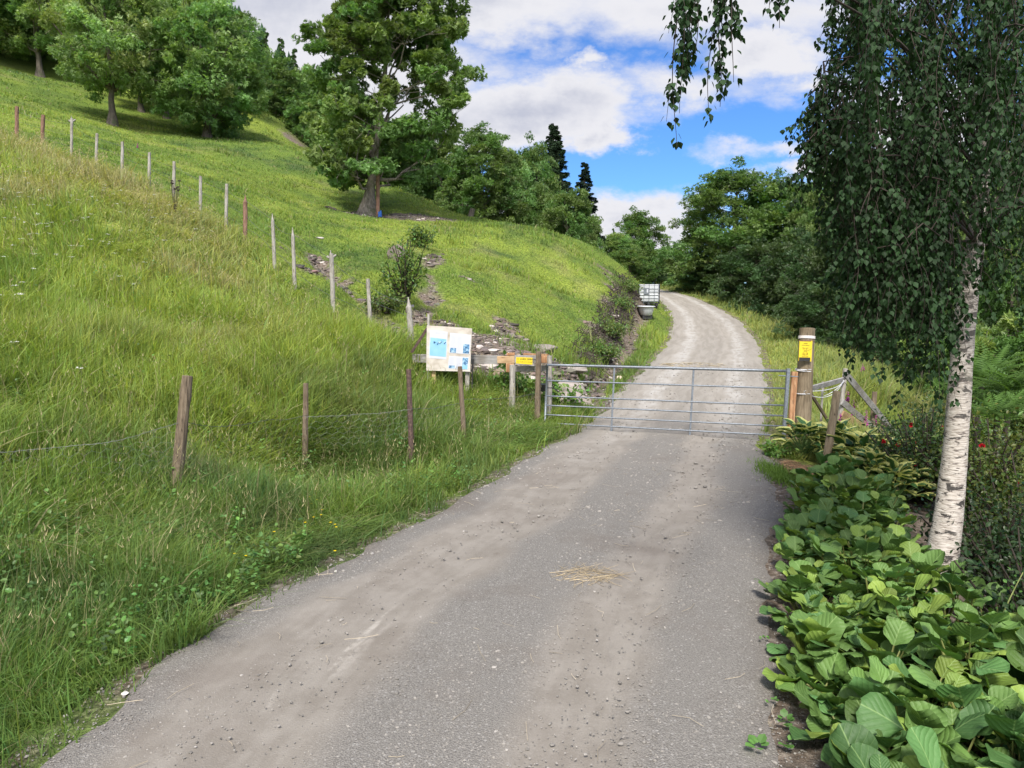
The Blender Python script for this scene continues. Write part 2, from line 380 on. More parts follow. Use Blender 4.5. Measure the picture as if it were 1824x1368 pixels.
CP = [  # (px, py, depth) of ground seen in the photo
 (727, 612, 14.2), (655, 590, 15.5), (590, 562, 16.5), (521, 515, 17.2), (485, 478, 18), (437, 432, 18.6), (404, 412, 19.2), (357, 382, 19.8), (310, 362, 20.4),
 (266, 338, 21), (218, 318, 21.7), (173, 300, 22.3), (128, 282, 23), (77, 262, 23.6), (30, 250, 24.4), (-60, 225, 26),
 (-150, 420, 14), (0, 400, 15), (0, 600, 9.6), (-150, 700, 7.4), (0, 800, 7.0), (0, 1000, 5.6), (0, 1200, 4.6), (-300, 900, 5.2), (-500, 700, 6.4),
 (300, 450, 15.6), (300, 600, 12), (500, 600, 12.8), (200, 720, 9.2), (400, 720, 9.8), (600, 690, 11.4), (700, 720, 11.6), (770, 702, 13), (835, 698, 13),
 (325, 900, 7.3), (543, 850, 9.7), (730, 822, 10.2), (825, 792, 11), (912, 745, 12.6), (958, 748, 12.6), (150, 930, 6.6), (400, 1000, 6.2), (650, 920, 7.9),
 (900, 600, 19), (960, 690, 15), (1000, 660, 16.5), (880, 650, 16), (900, 480, 28), (1000, 510, 30), (1080, 560, 28), (850, 560, 21),
 (750, 480, 23), (720, 545, 18.5), (800, 520, 22), (700, 400, 34), (655, 384, 36), (550, 430, 25), (600, 480, 21), (500, 380, 27), (450, 330, 34), (620, 335, 42), (560, 300, 44), (500, 260, 50),
 (740, 352, 43), (850, 397, 43), (960, 424, 44), (1060, 446, 43), (1110, 475, 41), (1120, 500, 36.5), (1112, 540, 31), (1090, 585, 26.5),
 (200, 222, 46), (342, 240, 49), (250, 205, 53), (100, 170, 50), (0, 125, 54), (60, 138, 58), (480, 208, 62), (300, 280, 36), (100, 225, 34), (0, 170, 42), (200, 265, 33), (400, 300, 34), (-200, 60, 56), (-200, 160, 38),
 (1150, 566, 37.5), (1135, 592, 31), (1110, 628, 25), (1075, 672, 19.5), (1040, 720, 15.8), (1158, 556, 39.8), (1160, 600, 30.5), (1120, 665, 20.5),
 (1400, 590, 30), (1340, 560, 38), (1290, 540, 44), (1500, 640, 22.5), (1420, 640, 22), (1600, 705, 17.5), (1675, 745, 17), (1500, 700, 16.5), (1553, 795, 13.4), (1503, 780, 12.5), (1605, 800, 13.8),
 (1437, 785, 11.1), (1475, 845, 9.5), (1430, 860, 9.3), (1250, 515, 53)]
WP = [  # world points: hidden ground
 (-2, 58, 5.6), (8, 62, 4.6), (-10, 62, 8.6), (3, 75, 4.6), (-25, 80, 18), (-45, 75, 27), (-70, 60, 34), (-60, 30, 26), (-30, 10, 13), (-20, 0, 8), (-10, -6, 3.6), (-40, -10, 15),
 (12, 62, 1.6), (20, 80, 0.5), (40, 60, -5), (16, 40, -1.5), (15, 30, -2.2), (14, 20, -2.4), (22, 25, -5), (13, 12, -2.0), (7.5, 8, -.9), (6, 4, -.8), (10, 0, -2.2), (25, 5, -6), (45, 20, -11), (5, -6, -.6), (0, -9, 0), (4.2, 5.8, -.3),
 (60, 90, -8), (0, 110, 6), (-40, 120, 26), (40, 120, -3), (-90, 110, 48)]
pts = [at(*c) for c in CP] + [np.array(w, float) for w in WP]
for Y in np.concatenate([np.arange(-4, 30, 3.0), np.arange(30, 60, 4.0)]):
    for f in (-.03, .5, 1.03): pts.append(np.array([xL(Y) * (1 - f) + xR(Y) * f, Y, zr(Y)]))
pts = np.array(pts)
def _tps(r2): return 0.5 * r2 * np.log(r2 + 1e-9)
_P = pts[:, :2] / 10; _n = len(_P)
_K = _tps(((_P[:, None] - _P[None]) ** 2).sum(-1)) + np.eye(_n) * 0.004
_A = np.zeros((_n + 3, _n + 3)); _A[:_n, :_n] = _K; _A[:_n, _n] = 1; _A[:_n, _n + 1:] = _P; _A[_n:, :_n] = _A[:_n, _n:].T
_w = np.linalg.solve(_A, np.concatenate([pts[:, 2], np.zeros(3)]))
def tps(x, y):
    x = np.asarray(x, float).ravel() / 10; y = np.asarray(y, float).ravel() / 10; out = np.empty(len(x))
    for i in range(0, len(x), 20000):
        a = x[i:i+20000]; b = y[i:i+20000]
        out[i:i+20000] = _tps((a[:, None] - _P[None, :, 0]) ** 2 + (b[:, None] - _P[None, :, 1]) ** 2) @ _w[:_n] + _w[_n] + a * _w[_n+1] + b * _w[_n+2]
    return out
def sstep(v, a, b):
    t = np.clip((v - a) / (b - a), 0, 1); return t * t * (3 - 2 * t)
DITCH = np.array([at(*p)[:2] for p in [(1152, 562, 38.5), (1135, 592, 31), (1110, 628, 25), (1075, 672, 19.5), (1040, 712, 16)]])
def seg_dist(x, y, poly):
    d = np.full(np.shape(x), 1e9)
    for a, b in zip(poly[:-1], poly[1:]):
        ab = b - a; t = np.clip(((x - a[0]) * ab[0] + (y - a[1]) * ab[1]) / (ab @ ab), 0, 1)
        d = np.minimum(d, np.hypot(x - a[0] - t * ab[0], y - a[1] - t * ab[1]))
    return d
GULLY = np.array([at(*p)[:2] for p in [(560, 440, 23.5), (590, 495, 20.5), (650, 525, 19), (700, 560, 17.5), (735, 600, 16), (840, 640, 16)]])
GULLY2 = np.array([at(*p)[:2] for p in [(770, 470, 24), (765, 520, 21), (745, 570, 18)]])
def height(x, y):
    x = np.asarray(x, float); y = np.asarray(y, float); shp = np.broadcast(x, y).shape
    x = np.broadcast_to(x, shp).ravel(); y = np.broadcast_to(y, shp).ravel()
    z = tps(x, y)
    r = np.hypot(x, y)
    far = np.clip(-x * .35, -14, 60) + 3
    w = sstep(np.maximum(np.maximum(r - 0, 0), 0), 105, 170); z = z * (1 - w) + far * w
    z = np.clip(z, -16, 70)
    a, b = xL(y), xR(y)
    e = np.where(x < (a + b) / 2, a - x, x - b)          # distance outside the road edge
    bump = fbm(x, y, 1.3, 4, 3) * .10 + fbm(x, y, 5, 2, 9) * .22 * sstep(r, 9, 30) + fbm(x, y, .45, 2, 5) * .03
    z = z + bump * sstep(e, 0.1, 2.0)
    crown = 0.05 * (1 - np.clip(np.abs(x - (a + b) / 2) / ((b - a) / 2), 0, 1) ** 2)
    k = sstep(e, -0.05, 0.7)
    on = (y > -9) & (y < 75)
    z = np.where(on, z * k + (zr(y) + crown * 0) * (1 - k), z)
    z = np.where(on, z - 0.05 * (1 - sstep(e, -.6, -.25)), z)        # bed under the road sheet
    z = z - .38 * np.exp(-(seg_dist(x, y, DITCH) / .35) ** 2)
    g = seg_dist(x, y, GULLY); g2 = seg_dist(x, y, GULLY2)
    z = z - (.55 * np.exp(-(g / .5) ** 2) + .45 * np.exp(-(g2 / .45) ** 2)) * (.7 + .6 * fbm(x, y, .8, 2, 31))
    return z.reshape(shp)
def hz(x, y): return float(height(np.array([x]), np.array([y]))[0])
def ground_hit(px, py, far=120.0):
    d = pray(px, py); t = np.concatenate([np.linspace(2, 20, 600), np.linspace(20, far, 1400)])
    z = CAMZ + d[2] * t; h = height(d[0] * t, d[1] * t); k = np.argmax(z <= h)
    return np.array([d[0] * t[k], d[1] * t[k], h[k]])

# bare patches: (px, py, depth, rx, ry metres)
DIRT = [(900, 645, 16, 2.0, 1.3), (1015, 690, 15, 1.3, 1.5), (860, 670, 14.8, 1.0, .8), (870, 610, 17, 1.3, 1.6), (900, 575, 20, .5, 1.8), (960, 620, 17, 2.0, 1.0), (1010, 650, 16, 1.3, .9), (935, 655, 15.5, 1.8, .7), (1000, 700, 15, 1.3, .8), (1030, 625, 18.5, 1.6, .8), (790, 590, 18, .7, .6),
        (765, 515, 21.5, .25, 1.6), (770, 455, 25, .35, 1.4), (690, 372, 36, 2.6, 1.0), (760, 385, 37, 2.4, .8), (640, 378, 35, 1.6, .9), (720, 605, 15, .6, .5), (700, 590, 15.3, .5, .3), (640, 515, 19.3, 1.6, .55), (590, 490, 20.5, .9, .5),
        (1090, 610, 25, .8, 2.4), (1100, 580, 28.5, .5, 2.5), (1108, 560, 31, .5, 3), (1070, 500, 35, .8, .4), (1060, 720, 14.8, .8, 1.2), (830, 500, 24, .4, .3), (620, 300, 48, 1.2, .5), (520, 232, 60, 1.5, .8)]
DW = [(at(a, b, c)[:2], rx, ry) for a, b, c, rx, ry in DIRT]
def dirt_mask(x, y):
    m = np.zeros(np.shape(x))
    for c, rx, ry in DW:
        q = ((x - c[0]) / rx) ** 2 + ((y - c[1]) / ry) ** 2; m = np.maximum(m, np.exp(-q * .9))
    m = np.maximum(m, np.exp(-(seg_dist(x, y, GULLY) / .38) ** 2) * .9)
    m = np.maximum(m, np.exp(-(seg_dist(x, y, GULLY2) / .3) ** 2) * .9)
    m = np.maximum(m, np.exp(-(seg_dist(x, y, DITCH) / .38) ** 2) * 1.1)
    m = m + fbm(x, y, .8, 4, 77) * .75 - .06
    ee = np.minimum(np.abs(xL(y) - x), np.abs(x - xR(y))); m = np.maximum(m, np.where((y > -8) & (y < 60), 1.0 - ee * np.where(y < 14, 6.5, 6.0) + fbm(x, y, .5, 3, 79) * .5, 0))
    g = (x > xR(y) - .35) & (y < 9.6) & (y > -8)          # garden soil
    m = np.where(g, 1.0, m)
    return np.clip(sstep(m, .38, .62), 0, 1)
FENCE = np.array([at(*p)[:2] for p in CP[:16]]); FENCE = np.vstack([at(905, 700, 13.2)[:2], FENCE, FENCE[-1] + (FENCE[-1] - FENCE[-2]) * 8])
def fence_side(x, y):     # >0 : pasture side, beyond the upper fence
    # fence as Y = f(X)
    o = np.argsort(FENCE[:, 0]); return y - np.interp(x, FENCE[o, 0], FENCE[o, 1])

# grass colour field, used both for the turf and the blades
LIME = np.array([.315, .395, .075]); GREEN = np.array([.165, .262, .058]); DEEP = np.array([.085, .152, .050]); STRAW = np.array([.46, .41, .22]); RUST = np.array([.40, .33, .19])
def grass_col(x, y):
    n1 = fbm(x, y, 3.5, 4, 11); n2 = fbm(x, y, 9.0, 3, 21); n3 = fbm(x, y, 1.1, 3, 41)
    c = GREEN[None] * np.ones((x.size, 3))
    past = fence_side(x, y) > 0
    r = np.hypot(x, y)
    lime = np.clip(sstep(n1 + .35 * n3, -.35, .35), 0, 1)
    near = 1 - sstep(r, 6.5, 13)
    lime = lime * (1 - .60 * near) + .32 * (1 - near)
    lime = np.clip(np.where(past & (x < 5), lime * .6 + .02, lime), 0, 1)
    c = c * (1 - lime[:, None]) + LIME * lime[:, None]
    dk = sstep(n2 + .5 * n3, .12, .5) * .5 + sstep(fbm(x, y, .9, 3, 33), .05, .45) * np.where(past, .45, .12) + near * .24 * sstep(n3, -.4, .4)
    c = c * (1 - dk[:, None]) + DEEP * dk[:, None]
    st = sstep(n3 + .4 * n1, .25, .75) * np.where(past, .26, .15)
    c = c * (1 - st[:, None]) + STRAW * st[:, None]
    right = (x > xR(y)) & (y > 9)
    st2 = np.where(right, .30 + .25 * n3, 0).clip(0, 1); c = c * (1 - st2[:, None]) + STRAW * st2[:, None] * .85
    # reddish flowering grass on the crest of the meadow and around (0,450)
    dcrest = seg_dist(x, y, FENCE)
    cr = np.exp(-((dcrest - 1.3) / 1.3) ** 2) * (~past) * sstep(-x, 4, 9)
    sp = sstep(fbm(x, y, 2.2, 3, 51), .10, .5) * (~past) * sstep(-x, 3.0, 5.5) * (1 - near)
    ru = np.clip(cr * .55 + sp * .5, 0, .6); c = c * (1 - ru[:, None]) + RUST * 1.15 * ru[:, None]
    return c, ru, past

def grid_axis(marks):
    out = []
    for a, b, s in marks: out += list(np.arange(a, b, s))
    return np.array(out + [marks[-1][1]])
gx = grid_axis([(-900, -160, 60), (-160, -50, 6), (-50, -20, .9), (-20, 14, .22), (14, 40, 1.2), (40, 160, 8), (160, 900, 60)])
gy = grid_axis([(-200, -20, 20), (-20, 2, 1), (2, 32, .22), (32, 62, .42), (62, 120, 2.5), (120, 300, 20), (300, 1500, 100)])
GX, GY = np.meshgrid(gx, gy); gz = height(GX, GY)
def grid_mesh(GX, GY, Z):
    ny, nx = GX.shape; i = (np.arange(ny - 1)[:, None] * nx + np.arange(nx - 1)[None]).ravel()
    return np.stack([GX.ravel(), GY.ravel(), Z.ravel()], 1), np.stack([i, i + 1, i + nx + 1, i + nx], 1)
gm = MB(); v, f = grid_mesh(GX, GY, gz)
gc, ru, past = grass_col(GX.ravel(), GY.ravel()); dm = dirt_mask(GX.ravel(), GY.ravel())
gm.add(v, f, gc * .8, np.stack([dm, ru, dm], 1))

m, nt, b = newmat('ground_turf_and_soil'); q = NB(nt); o = q.obj()
s = q.n('ShaderNodeSeparateXYZ'); q.l(q.attr('LUV', 'Vector'), s.inputs[0]); dmk = s.outputs[0]
n_f = q.noise(o, 14, 6, .7); n_m = q.noise(o, 2.3, 5); n_h = q.noise(o, 60, 3, .7)
turf = q.mix(q.ss(n_f, .35, .68), q.mix(1.0, q.attr('Col'), (.38, .42, .36), 'MULTIPLY'), q.mix(1.0, q.attr('Col'), (1.25, 1.2, .95), 'MULTIPLY'))
turf = q.mix(q.m('MULTIPLY', q.ss(q.noise(o, 5, 5), .58, .75), .5), turf, (.16, .12, .06))
vo = q.n('ShaderNodeTexVoronoi'); q.l(o, vo.inputs[0]); vo.inputs['Scale'].default_value = 9.0; vo.inputs['Randomness'].default_value = 1
soil = q.ramp(n_f, [(.3, (.045, .034, .025)), (.5, (.12, .095, .075)), (.68, (.30, .26, .22))])
soil = q.mix(1.0, soil, (1.35, 1.32, 1.3), 'MULTIPLY'); soil = q.mix(q.ss(n_m, .45, .65), soil, q.mix(q.ss(vo.outputs['Distance'], .05, .5), (.33, .30, .27), (.10, .085, .07)))
c = q.mix(q.m('MAXIMUM', dmk, 0.0), turf, soil)
q.l(c, b.inputs['Base Color']); b.inputs['Roughness'].default_value = .95; b.inputs['Specular IOR Level'].default_value = .15
q.l(q.bump(q.m('ADD', n_f, q.m('MULTIPLY', n_h, .4)), .9, .06), b.inputs['Normal']); M['ground'] = m
tag(gm.build('ground', m, smooth=True), kind='structure')

# road sheet, with a coordinate across (u, -1..1) and along (metres)
ys = np.concatenate([np.arange(-6, 14, .16), np.arange(14, 62, .35), np.arange(62, 80, 1.0)])
us = np.linspace(-1, 1, 41)
rv = []; ruv = []
for Y in ys:
    a, b_ = xL(Y), xR(Y); wob = fbm(np.array([Y * 1.7, Y * 1.7 + 50]), np.array([1., 9.]), 1.0, 3, 61) * .10 + fbm(np.array([Y * 6, Y * 6 + 50]), np.array([3., 5.]), 1.0, 2, 62) * .05
    a += wob[0] - .14; b_ += wob[1] + .12
    xx = (a + b_) / 2 + us * (b_ - a) / 2
    rut = -.022 * (np.exp(-((us + .42) / .13) ** 2) + np.exp(-((us - .40) / .13) ** 2))
    zz = zr(Y) + .028 * (1 - us ** 2) + rut - .05 * np.abs(us) ** 12
    rv.append(np.stack([xx, np.full_like(xx, Y), zz], 1)); ruv.append(np.stack([us, np.full_like(us, Y), us * 0], 1))
rv = np.array(rv); rn = fbm(rv[..., 0], rv[..., 1], .6, 4, 71) * .012; rv[..., 2] += rn + .004
ny, nx = rv.shape[:2]; i = (np.arange(ny - 1)[:, None] * nx + np.arange(nx - 1)[None]).ravel()
rm = MB(); rm.add(rv.reshape(-1, 3), np.stack([i, i + 1, i + nx + 1, i + nx], 1), np.ones(3), np.array(ruv).reshape(-1, 3))
m, nt, b = newmat('gravel_road'); q = NB(nt); o = q.obj()
s = q.n('ShaderNodeSeparateXYZ'); q.l(q.attr('LUV', 'Vector'), s.inputs[0]); u, al, _ = s.outputs
stretch = q.n('ShaderNodeCombineXYZ'); q.l(q.m('MULTIPLY', u, 6), stretch.inputs[0]); q.l(q.m('MULTIPLY', al, .35), stretch.inputs[1])
streak = q.noise(stretch.outputs[0], 1.6, 6, .6, .3); iso = q.noise(o, 3.2, 6, .65); streak2 = q.m('ADD', q.m('MULTIPLY', q.noise(stretch.outputs[0], 3.6, 5, .55), .35), q.m('MULTIPLY', iso, .65))
uw = q.m('ADD', u, q.m('MULTIPLY', q.m('SUBTRACT', q.noise(q.map(o, (.5, .5, .5)), 1.5, 4), .5), .22))
def band(c0, w, soft):
    d = q.m('ABSOLUTE', q.m('SUBTRACT', uw, c0)); return q.m('SUBTRACT', 1.0, q.ss(d, w - soft, w + soft))
tr = q.m('MAXIMUM', band(-.46, .25, .07), band(.36, .15, .07))
tr = q.m('MULTIPLY', tr, q.ss(streak, .18, .40))
fine = q.noise(o, 95, 4, .75); vo = q.n('ShaderNodeTexVoronoi'); q.l(o, vo.inputs[0]); vo.inputs['Scale'].default_value = 55
vo2 = q.n('ShaderNodeTexVoronoi'); q.l(o, vo2.inputs[0]); vo2.inputs['Scale'].default_value = 120
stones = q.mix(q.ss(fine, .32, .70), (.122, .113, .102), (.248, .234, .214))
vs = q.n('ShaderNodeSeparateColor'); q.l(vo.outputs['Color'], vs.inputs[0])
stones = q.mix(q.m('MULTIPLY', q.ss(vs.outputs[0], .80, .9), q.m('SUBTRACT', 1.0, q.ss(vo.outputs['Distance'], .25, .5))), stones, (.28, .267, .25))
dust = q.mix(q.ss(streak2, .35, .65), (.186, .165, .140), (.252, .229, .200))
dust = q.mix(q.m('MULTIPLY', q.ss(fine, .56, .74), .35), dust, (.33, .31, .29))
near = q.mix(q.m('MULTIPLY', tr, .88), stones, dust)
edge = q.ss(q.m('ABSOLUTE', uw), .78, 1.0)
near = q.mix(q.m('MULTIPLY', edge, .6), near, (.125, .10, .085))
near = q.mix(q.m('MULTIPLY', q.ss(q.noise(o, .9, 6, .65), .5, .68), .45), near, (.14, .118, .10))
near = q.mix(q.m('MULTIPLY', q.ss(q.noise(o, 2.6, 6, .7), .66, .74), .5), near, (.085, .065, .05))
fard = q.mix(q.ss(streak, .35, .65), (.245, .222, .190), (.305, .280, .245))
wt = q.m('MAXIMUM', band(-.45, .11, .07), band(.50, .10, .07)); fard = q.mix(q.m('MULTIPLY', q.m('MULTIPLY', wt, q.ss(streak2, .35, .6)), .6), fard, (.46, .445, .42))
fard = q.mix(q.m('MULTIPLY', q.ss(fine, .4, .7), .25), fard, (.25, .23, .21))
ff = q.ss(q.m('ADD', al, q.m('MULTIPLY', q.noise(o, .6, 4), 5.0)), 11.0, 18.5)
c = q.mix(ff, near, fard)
hs = q.ss(q.noise(stretch.outputs[0], 1.1, 3), .63, .68); c = q.mix(q.m('MULTIPLY', q.m('MULTIPLY', q.m('MULTIPLY', band(-.40, .05, .05), hs), q.ss(q.noise(o, 8, 5, .7), .4, .6)), .6), c, (.42, .39, .35))
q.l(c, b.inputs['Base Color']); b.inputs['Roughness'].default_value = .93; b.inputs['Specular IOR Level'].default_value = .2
hh = q.m('ADD', q.m('MULTIPLY', fine, .7), q.m('MULTIPLY', q.m('SUBTRACT', .5, vo2.outputs['Distance']), q.m('SUBTRACT', 1.0, q.m('MULTIPLY', tr, .8))))
q.l(q.bump(hh, .65, .010), b.inputs['Normal'])
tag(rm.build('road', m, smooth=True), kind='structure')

# far mountain
mxs = np.linspace(-420, 120, 110); mys = np.linspace(70, 330, 60); A, B = np.meshgrid(mxs, mys)
ridge = np.interp(A, [-420, -150, -81, -54, -38, -11, 10, 27, 60, 120], [170, 104, 76, 56, 44, 24, 6, -2, -10, -14])
mz = ridge * (sstep(B, 40, 235) * .98) + fbm(A, B, 25, 4, 5) * 4 - 3
mm = MB(); v, f = grid_mesh(A, B, mz); mm.add(v, f, np.array([.04, .075, .03]))
tag(mm.build('hill', M['leaf'], smooth=True), kind='structure')
def mount_z(x, y):
    r = np.interp(x, [-420, -150, -81, -54, -38, -11, 10, 27, 60, 120], [170, 104, 76, 56, 44, 24, 6, -2, -10, -14])
    return r * (sstep(y, 40, 235) * .98) + fbm(x, y, 25, 4, 5) * 4 - 3

# ------------------------------------------------------------------ grass
def road_e(x, y):
    a, b_ = xL(y), xR(y); return np.where(x < (a + b_) / 2, a - x, x - b_)
def sample_wedge(n, r0, r1, half=43):
    r = np.exp(rng.uniform(np.log(r0), np.log(r1), n)); a = rng.uniform(-R(half), R(half), n)
    return r * np.sin(a), r * np.cos(a), r
def blades(mb, x, y, z, h, w, lean, ang, c0, c1, segs=3):
    n = len(x); t = np.linspace(0, 1, segs + 1)
    dx, dy = np.cos(ang), np.sin(ang); sa = rng.uniform(0, np.pi, n); sx, sy = np.cos(sa), np.sin(sa)
    P = []; C = []; faces = []
    for k in range(segs + 1):
        tt = t[k]; hw = w * .5 * (1 - tt ** 1.6)
        cx = x + dx * lean * h * tt ** 2; cy = y + dy * lean * h * tt ** 2; cz = z + h * (tt - .30 * np.minimum(lean, 1.4) * tt ** 2.2)
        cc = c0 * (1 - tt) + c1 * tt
        if k < segs:
            P.append(np.stack([cx - sx * hw, cy - sy * hw, cz], 1)); P.append(np.stack([cx + sx * hw, cy + sy * hw, cz], 1)); C += [cc, cc]
        else: P.append(np.stack([cx, cy, cz], 1)); C.append(cc)
    m_ = len(P); V = np.stack(P, 1).reshape(-1, 3); CC = np.stack(C, 1).reshape(-1, 3); off = np.arange(n) * m_
    fs = [np.stack([off + 2*k, off + 2*k + 1, off + 2*k + 3, off + 2*k + 2], 1) for k in range(segs - 1)]
    out = [np.concatenate(fs)] if fs else []
    out.append(np.stack([off + 2*(segs-1), off + 2*(segs-1) + 1, off + 2*segs], 1))
    mb.add(V, out, CC)
HOLES = [(np.array([at(1420, 880, 9)[0], 9.0]), 0.5)]
def grow(n, r0, r1, segs, seed):
    x, y, r = sample_wedge(n, r0, r1)
    # clumping
    cl = fbm(x, y, .35, 2, seed)
    e = road_e(x, y) + fbm(x, y, .35, 3, 88) * .16
    keep = (e > -0.03) & (cl > -.55 + rng.random(n) * .3)
    past = fence_side(x, y) > 0
    dm = dirt_mask(x, y); keep &= rng.random(n) > dm * .93
    garden = (x > xR(y) - .3) & (y < 9.8); keep &= ~garden
    keep &= ~((x > xR(y) + 6.5 - 0 * y) & (x > 13))
    x, y, r, e, past, cl = [q_[keep] for q_ in (x, y, r, e, past, cl)]
    z = height(x, y); n = len(x)
    c, ru, past = grass_col(x, y)
    h = np.where(past, .11 + .05 * fbm(x, y, 1.0, 2, 7) , .40 + .16 * fbm(x, y, 1.2, 3, 8))
    h = h * np.where((~past) & (x < xL(y)), .30 + .70 * sstep(e, -.05, .8), 1)
    right = x > xR(y); strip = (~right) & (y > 12.5) & (e < 2.4)
    h = np.where(right, .16 + .22 * sstep(e, .2, 1.5), h); h = np.where(strip, .16 + .1 * sstep(e, 0, .6), h)
    long_ = past & (fbm(x, y, 2.6, 3, 91) > .25); h = np.where(long_, h * 2.1, h)
    h = h * rng.uniform(.55, 1.25, n) * (1 + .25 * cl)
    w = (.0042 + .00085 * r) * rng.uniform(.6, 1.3, n)
    lean = np.abs(rng.normal(.5, .42, n)); ang = fbm(x, y, 1.0, 2, 14) * 4 + rng.normal(0, 1.5, n); flat_ = sstep(fbm(x, y, 1.5, 2, 63), .12, .40) * (~past); lean = lean + flat_ * .8; h = np.where(right | strip, h, h * (1 - .15 * flat_)); low_ = (y > 33) & (y < 43) & (x < xL(y) - .2) & (x > 5.2); h = np.where(low_, h * .28, h); wide = rng.random(n) < .12; w[wide] *= 1.9; h[wide] *= 1.1
    v = rng.uniform(.72, 1.3, n)[:, None]; hue = rng.normal(0, .09, n)
    c = c * v; c[:, 0] *= 1 + hue; c[:, 2] *= 1 - hue
    dry = rng.random(n) < .055; c[dry] = STRAW * rng.uniform(.6, 1.0, (dry.sum(), 1))
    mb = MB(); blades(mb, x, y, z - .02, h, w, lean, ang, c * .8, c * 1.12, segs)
    return mb
GR = GRASS_SCALE = 1.0
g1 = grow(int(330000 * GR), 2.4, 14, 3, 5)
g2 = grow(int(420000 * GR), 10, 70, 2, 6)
for k in g2.F: pass
g1.V += g2.V; g1.C += g2.C; g1.U += g2.U
for k, a in g2.F.items(): g1.F.setdefault(k, []).extend([t_ + g1.n for t_ in a])
g1.n += g2.n
# low turf fringe at the road edges
x, y, r = sample_wedge(60000, 2.4, 45); e = road_e(x, y) + fbm(x, y, .3, 3, 89) * .22
k = (e > -.13) & (e < .35) & ~((x > xR(y) - .5) & (y < 9.8)); x, y, r = x[k], y[k], r[k]; n = len(x); c, _, _ = grass_col(x, y)
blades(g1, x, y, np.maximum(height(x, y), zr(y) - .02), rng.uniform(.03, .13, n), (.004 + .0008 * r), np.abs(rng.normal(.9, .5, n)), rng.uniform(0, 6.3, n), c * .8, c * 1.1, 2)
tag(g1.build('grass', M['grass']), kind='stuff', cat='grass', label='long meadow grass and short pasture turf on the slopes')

# flowering stems (seed heads), brownish haze on the meadow
x, y, r = sample_wedge(60000, 3, 34); c, ru, past = grass_col(x, y); e = road_e(x, y)
k = (~past) & (x < xL(y) - .5) & (rng.random(len(x)) < ru * .8 + .09); x, y, r, ru = x[k], y[k], r[k], ru[k]; n = len(x)
sm = MB(); z = height(x, y); hh = rng.uniform(.42, .78, n); ang = rng.uniform(0, 6.3, n)
cs = np.tile(RUST, (n, 1)) * rng.uniform(.7, 1.5, (n, 1)); cs[rng.random(n) < .35] = STRAW * 1.05
blades(sm, x, y, z, hh, .0022 + .00035 * r, rng.uniform(.1, .5, n), ang, cs * .7, cs, 2)
tipx = x + np.cos(ang) * 0.25 * hh; tipy = y + np.sin(ang) * .25 * hh
for j in range(4):
    o_ = rng.normal(0, .022, (n, 3)) + np.array([0, 0, -.03 * j])
    blades(sm, tipx + o_[:, 0], tipy + o_[:, 1], z + hh * .80 + o_[:, 2], rng.uniform(.03, .06, n), .0028 + .0007 * r, rng.uniform(0, .9, n), rng.uniform(0, 6.3, n), cs, cs * 1.15, 1)
tag(sm.build('seed_heads', M['grass']), kind='stuff', cat='grass', label='brownish flowering grass stems in the meadow')

# small gravel stones on the road
def rocks(mb, x, y, z, s, cols, flat=.6):
    t = (1 + 5 ** .5) / 2
    v = np.array([[-1,t,0],[1,t,0],[-1,-t,0],[1,-t,0],[0,-1,t],[0,1,t],[0,-1,-t],[0,1,-t],[t,0,-1],[t,0,1],[-t,0,-1],[-t,0,1]]) / 1.9
    f = np.array([[0,11,5],[0,5,1],[0,1,7],[0,7,10],[0,10,11],[1,5,9],[5,11,4],[11,10,2],[10,7,6],[7,1,8],[3,9,4],[3,4,2],[3,2,6],[3,6,8],[3,8,9],[4,9,5],[2,4,11],[6,2,10],[8,6,7],[9,8,1]])
    n = len(x); V = v[None] * (1 + rng.normal(0, .18, (n, 12, 3))) * s[:, None, None] * np.stack([rng.uniform(.7, 1.4, n), rng.uniform(.6, 1.1, n), np.full(n, flat)], 1)[:, None]
    a = rng.uniform(0, 6.3, n); ca, sa = np.cos(a)[:, None], np.sin(a)[:, None]
    V = np.stack([V[..., 0] * ca - V[..., 1] * sa, V[..., 0] * sa + V[..., 1] * ca, V[..., 2]], -1) + np.stack([x, y, z], 1)[:, None]
    mb.add(V.reshape(-1, 3), [(f[None] + (np.arange(n) * 12)[:, None, None]).reshape(-1, 3)], np.repeat(cols, 12, 0))
m, nt, b = newmat('stone'); q = NB(nt); q.l(q.mix(1.0, q.attr('Col'), q.mix(q.noise(q.obj(), 25, 5, .7), (.45, .45, .45), (1.4, 1.38, 1.35)), 'MULTIPLY'), b.inputs['Base Color']); b.inputs['Roughness'].default_value = .9; M['stone'] = m
q.l(q.bump(q.noise(q.obj(), 40, 5, .7), .5, .01), b.inputs['Normal'])
x, y, r = sample_wedge(52000, 2.6, 22, 38); uu = (x - (xL(y) + xR(y)) / 2) / ((xR(y) - xL(y)) / 2)
dens = 1 - .86 * np.exp(-((uu + .42) / .26) ** 2) - .7 * np.exp(-((uu - .4) / .17) ** 2)
k = (np.abs(uu) < 1.03) & (rng.random(len(x)) < dens); x, y, r, uu = x[k], y[k], r[k], uu[k]; n = len(x)
cc = np.array([.20, .187, .172]) * rng.uniform(.75, 1.5, (n, 1)); lt = rng.random(n) < .02; cc[lt] = np.array([.34, .32, .30])
st = MB(); rocks(st, x, y, zr(y) + .028 * (1 - uu ** 2) + .002, rng.uniform(.003, .007, n) * (1 + rng.random(n) ** 8 * 1.8) * np.clip(r / 6, .8, 2.2), cc)
tag(st.build('gravel', M['stone']), kind='stuff', cat='gravel', label='loose grey gravel on the road')
